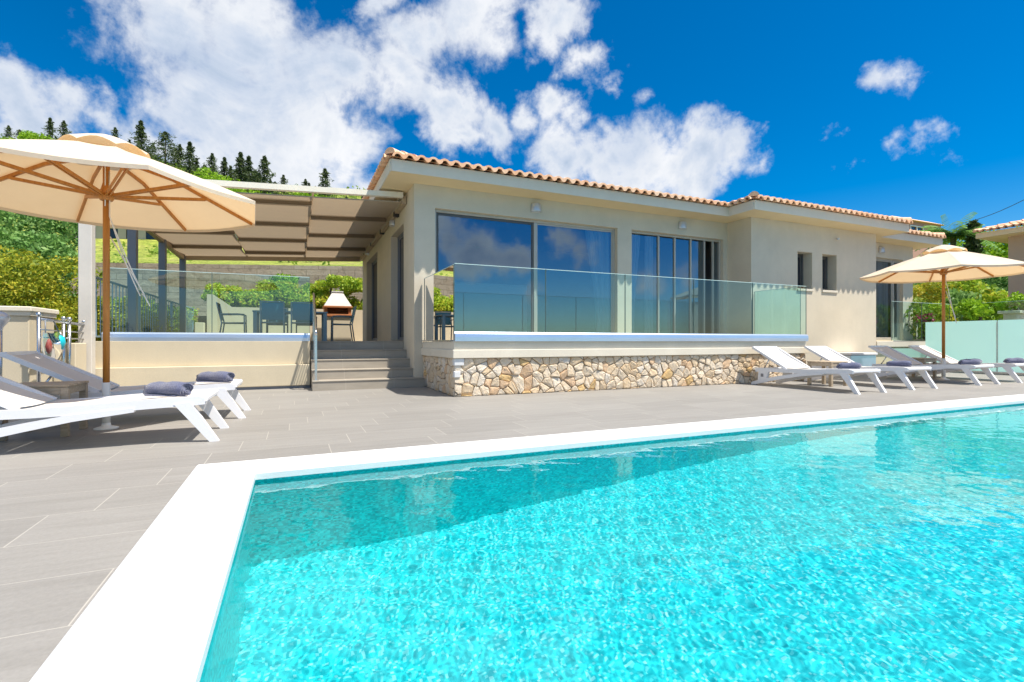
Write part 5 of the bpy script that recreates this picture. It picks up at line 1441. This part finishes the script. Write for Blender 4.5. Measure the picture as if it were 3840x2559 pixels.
# (px, ridge distance, height, proto, label)
HT_ = [(115,92,6.5,1,'thin dark conifer on the skyline above the left part of the near parasol'), (147,90,6.0,0,'ragged dark conifer just left of the near parasol vent, on the skyline'), (265,90,6.5,0,'conifer peeking out just right of the near parasol vent'),
 (298,88,4.5,1,'small slim conifer left of the tall slender skyline conifer near the parasol slope'), (324,86,10.5,1,'tall slender conifer above the right slope of the near parasol'), (380,82,9.5,2,'broadest dark bushy conifer on the left skyline'),
 (436,80,9.5,1,'pointed dark conifer right of the broadest bushy one'), (470,80,5.0,2,'small dark conifer between the pointed one and the bright green mound'), (516,78,6.5,1,'slim conifer behind the bright green mound'),
 (530,78,5.0,1,'short slim conifer right behind the crest of the bright green mound'), (553,76,8.2,1,'twin topped conifer on the skyline, left of its close neighbour'), (572,76,7.8,1,'slim conifer standing close left of the full triangular one'),
 (608,74,8.6,0,'full triangular conifer, last of the skyline cluster before the gap'), (747,72,7.0,0,'lone conifer on the skyline above the white pergola beam'), (833,72,3.4,1,'tiny conifer near the villa roof edge above the pergola beam'), (796,72,2.6,1,'very small conifer between the lone one and the villa roof'),
 (20,92,5.0,0,'low conifer at the left edge of the skyline'), (45,92,4.0,2,'low rounded conifer near the left edge of the skyline'),(490,79,4.4,0,'little conifer above the bright green mound top'),(585,75,5.5,2,'bushy conifer wedged between two taller ones')]
HT = [(a, b_, c*(.80 if a < 200 else .68 if a < 480 else .80), e, f) for a, b_, c, e, f in HT_]
used = set()
for px, d, h, k, lab in HT:
    P = at(px, 784, d); z = float(hill_z(np.array([P.x]), np.array([P.y]))[0]) - .3
    sc_ = h/(8.5,7,6.5)[k]
    if k not in used:
        used.add(k); t = protos[k]; t.location = (P.x, P.y, z); t.scale = (sc_,)*3; t['label'] = lab
    else: dup(protos[k], (P.x, P.y, z), random.uniform(0, 6), lab, sc_)
rq = random.Random(12)
for px in (340,352,402,415,450,462,484,540,562,590,597,622,632,655,700,712):
    d = 84-(px-340)*.03+rq.uniform(0,5); P = at(px+rq.uniform(-4,4), 784, d); z = float(hill_z(np.array([P.x]), np.array([P.y]))[0]) - .3; k = rq.choice((0,1,2))
    dup(protos[k], (P.x, P.y, z), rq.uniform(0, 6), 'small dark conifer filling the gaps between the taller ones on the left skyline', rq.uniform(.38,.62))
BT = [(78,90,3.2,'bright green rounded tree on the skyline above the left parasol edge'), (455,72,4.5,'bright green tree left of the big green mound on the hill'), (500,70,5.2,'large bright green rounded tree, the biggest green mound on the hill'), (545,69,3.8,'bright green tree right of the big mound, above the pergola beam'),
      (640,70,2.4,'low green tree right of the conifer cluster on the hill'), (725,70,2.6,'low green tree at the foot of the lone conifer'), (775,70,2.2,'low green tree right of the lone conifer')]
for k, (px, d, r, lab) in enumerate(BT):
    P = at(px, 784, d); z = float(hill_z(np.array([P.x]), np.array([P.y]))[0]) - .4
    rr = random.Random(k); cl = []
    for q in range(9):
        cl.append((rr.uniform(-.7,.7)*r, rr.uniform(-.5,.5)*r, rr.uniform(.15,.55)*r, r*.42, r*.42, r*.34, 420))
    plant('broadleaf_tree', lab, 'tree', (P.x, P.y, z), cl, .16, 'bright', 300+k, group='bright green trees on the hill')
# right side trees
RT = [(2215,38,4.6,'palm','tall green tree beside the end of the villa roof at the right'), (2262,44,5.0,'b','bright green tree behind the cypress at the right')]
for k, (px, d, r, kk, lab) in enumerate(RT):
    P = at(px, 784, d); z = float(hill_z(np.array([P.x]), np.array([P.y]))[0]) - .5
    rr = random.Random(40+k); cl = [(rr.uniform(-.45,.45)*r, rr.uniform(-.5,.5)*r, rr.uniform(.0,.62)*r, r*.24, r*.24, r*.22, 380) for _ in range(12)]
    plant('broadleaf_tree', lab, 'tree', (P.x, P.y, z), cl, .15, 'bright', 330+k)
P = at(2236, 784, 31); z = float(hill_z(np.array([P.x]), np.array([P.y]))[0]) - .5
V, F = conifer(400, 8, .62, 2200); cyp = thing('cypress', 'narrow dark cypress beside the neighbouring roof at the right', 'cypress', (P.x, P.y, .3)); np_mesh('crown', V, F, M['conifer'], cyp)
mb = MB(); mb.tube([(0,0,-1),(0,0,7)], [.15,.03], 6); mb.obj('trunk', M['bark'], cyp)
# palm
P = at(2190, 784, 32); pal = thing('palm_tree', 'palm tree with arching fronds just right of the villa roof end', 'palm', (P.x, P.y, 3.0)); VV = []
g = np.random.default_rng(5)
for k in range(44):
    a = k*2.4; el = g.uniform(-.5,1.1); L_ = g.uniform(1.8,2.6)
    for j in range(14):
        u = (j+1)/14; base = np.array([math.cos(a)*math.cos(el)*L_*u, math.sin(a)*math.cos(el)*L_*u, math.sin(el)*L_*u - .9*u*u]) + np.array([0,0,4.7])
        for sd in (-1,1):
            side = np.array([-math.sin(a)*sd, math.cos(a)*sd, -.5]); l_ = .45*(1-u*.5)
            w = np.array([math.cos(a), math.sin(a), 0])*.06
            VV.append(np.stack([base, base+w, base+side*l_+w*2, base+side*l_]))
V = np.concatenate(VV); np_mesh('crown', V, np.arange(len(V)).reshape(-1,4), M['olive'], pal)
mb = MB(); mb.tube([(0,0,-1),(.05,0,2.5),(0,0,4.7)], [.2,.16,.15], 8); mb.obj('trunk', M['bark'], pal)
# scrub all over the hill (stuff)
g = np.random.default_rng(77); n = 5200
d_ = 30 + 68*g.random(n)**.8; px_ = g.uniform(-500, 3000, n); l_ = (px_-1176.5)*d_/FPX
X_ = d_*SN + l_*CS; Y_ = d_*CS - l_*SN; keep = (Y_ > 27) & ((d_ > 62) | (g.random(n) < .07)); X_, Y_, d_ = X_[keep], Y_[keep], d_[keep]; Z_ = hill_z(X_, Y_)
cl = [(x, y, z+.1, s*1.2, s*1.1, s*.8, 46) for x, y, z, s in zip(X_, Y_, Z_, g.uniform(.5,1.5,len(X_)))]
V, F = leaf_cloud(cl, .20, 78); tag(np_mesh('hillside_scrub', V, F, M['scrub']), 'low green scrub covering the hillside', 'scrub', kind='stuff')
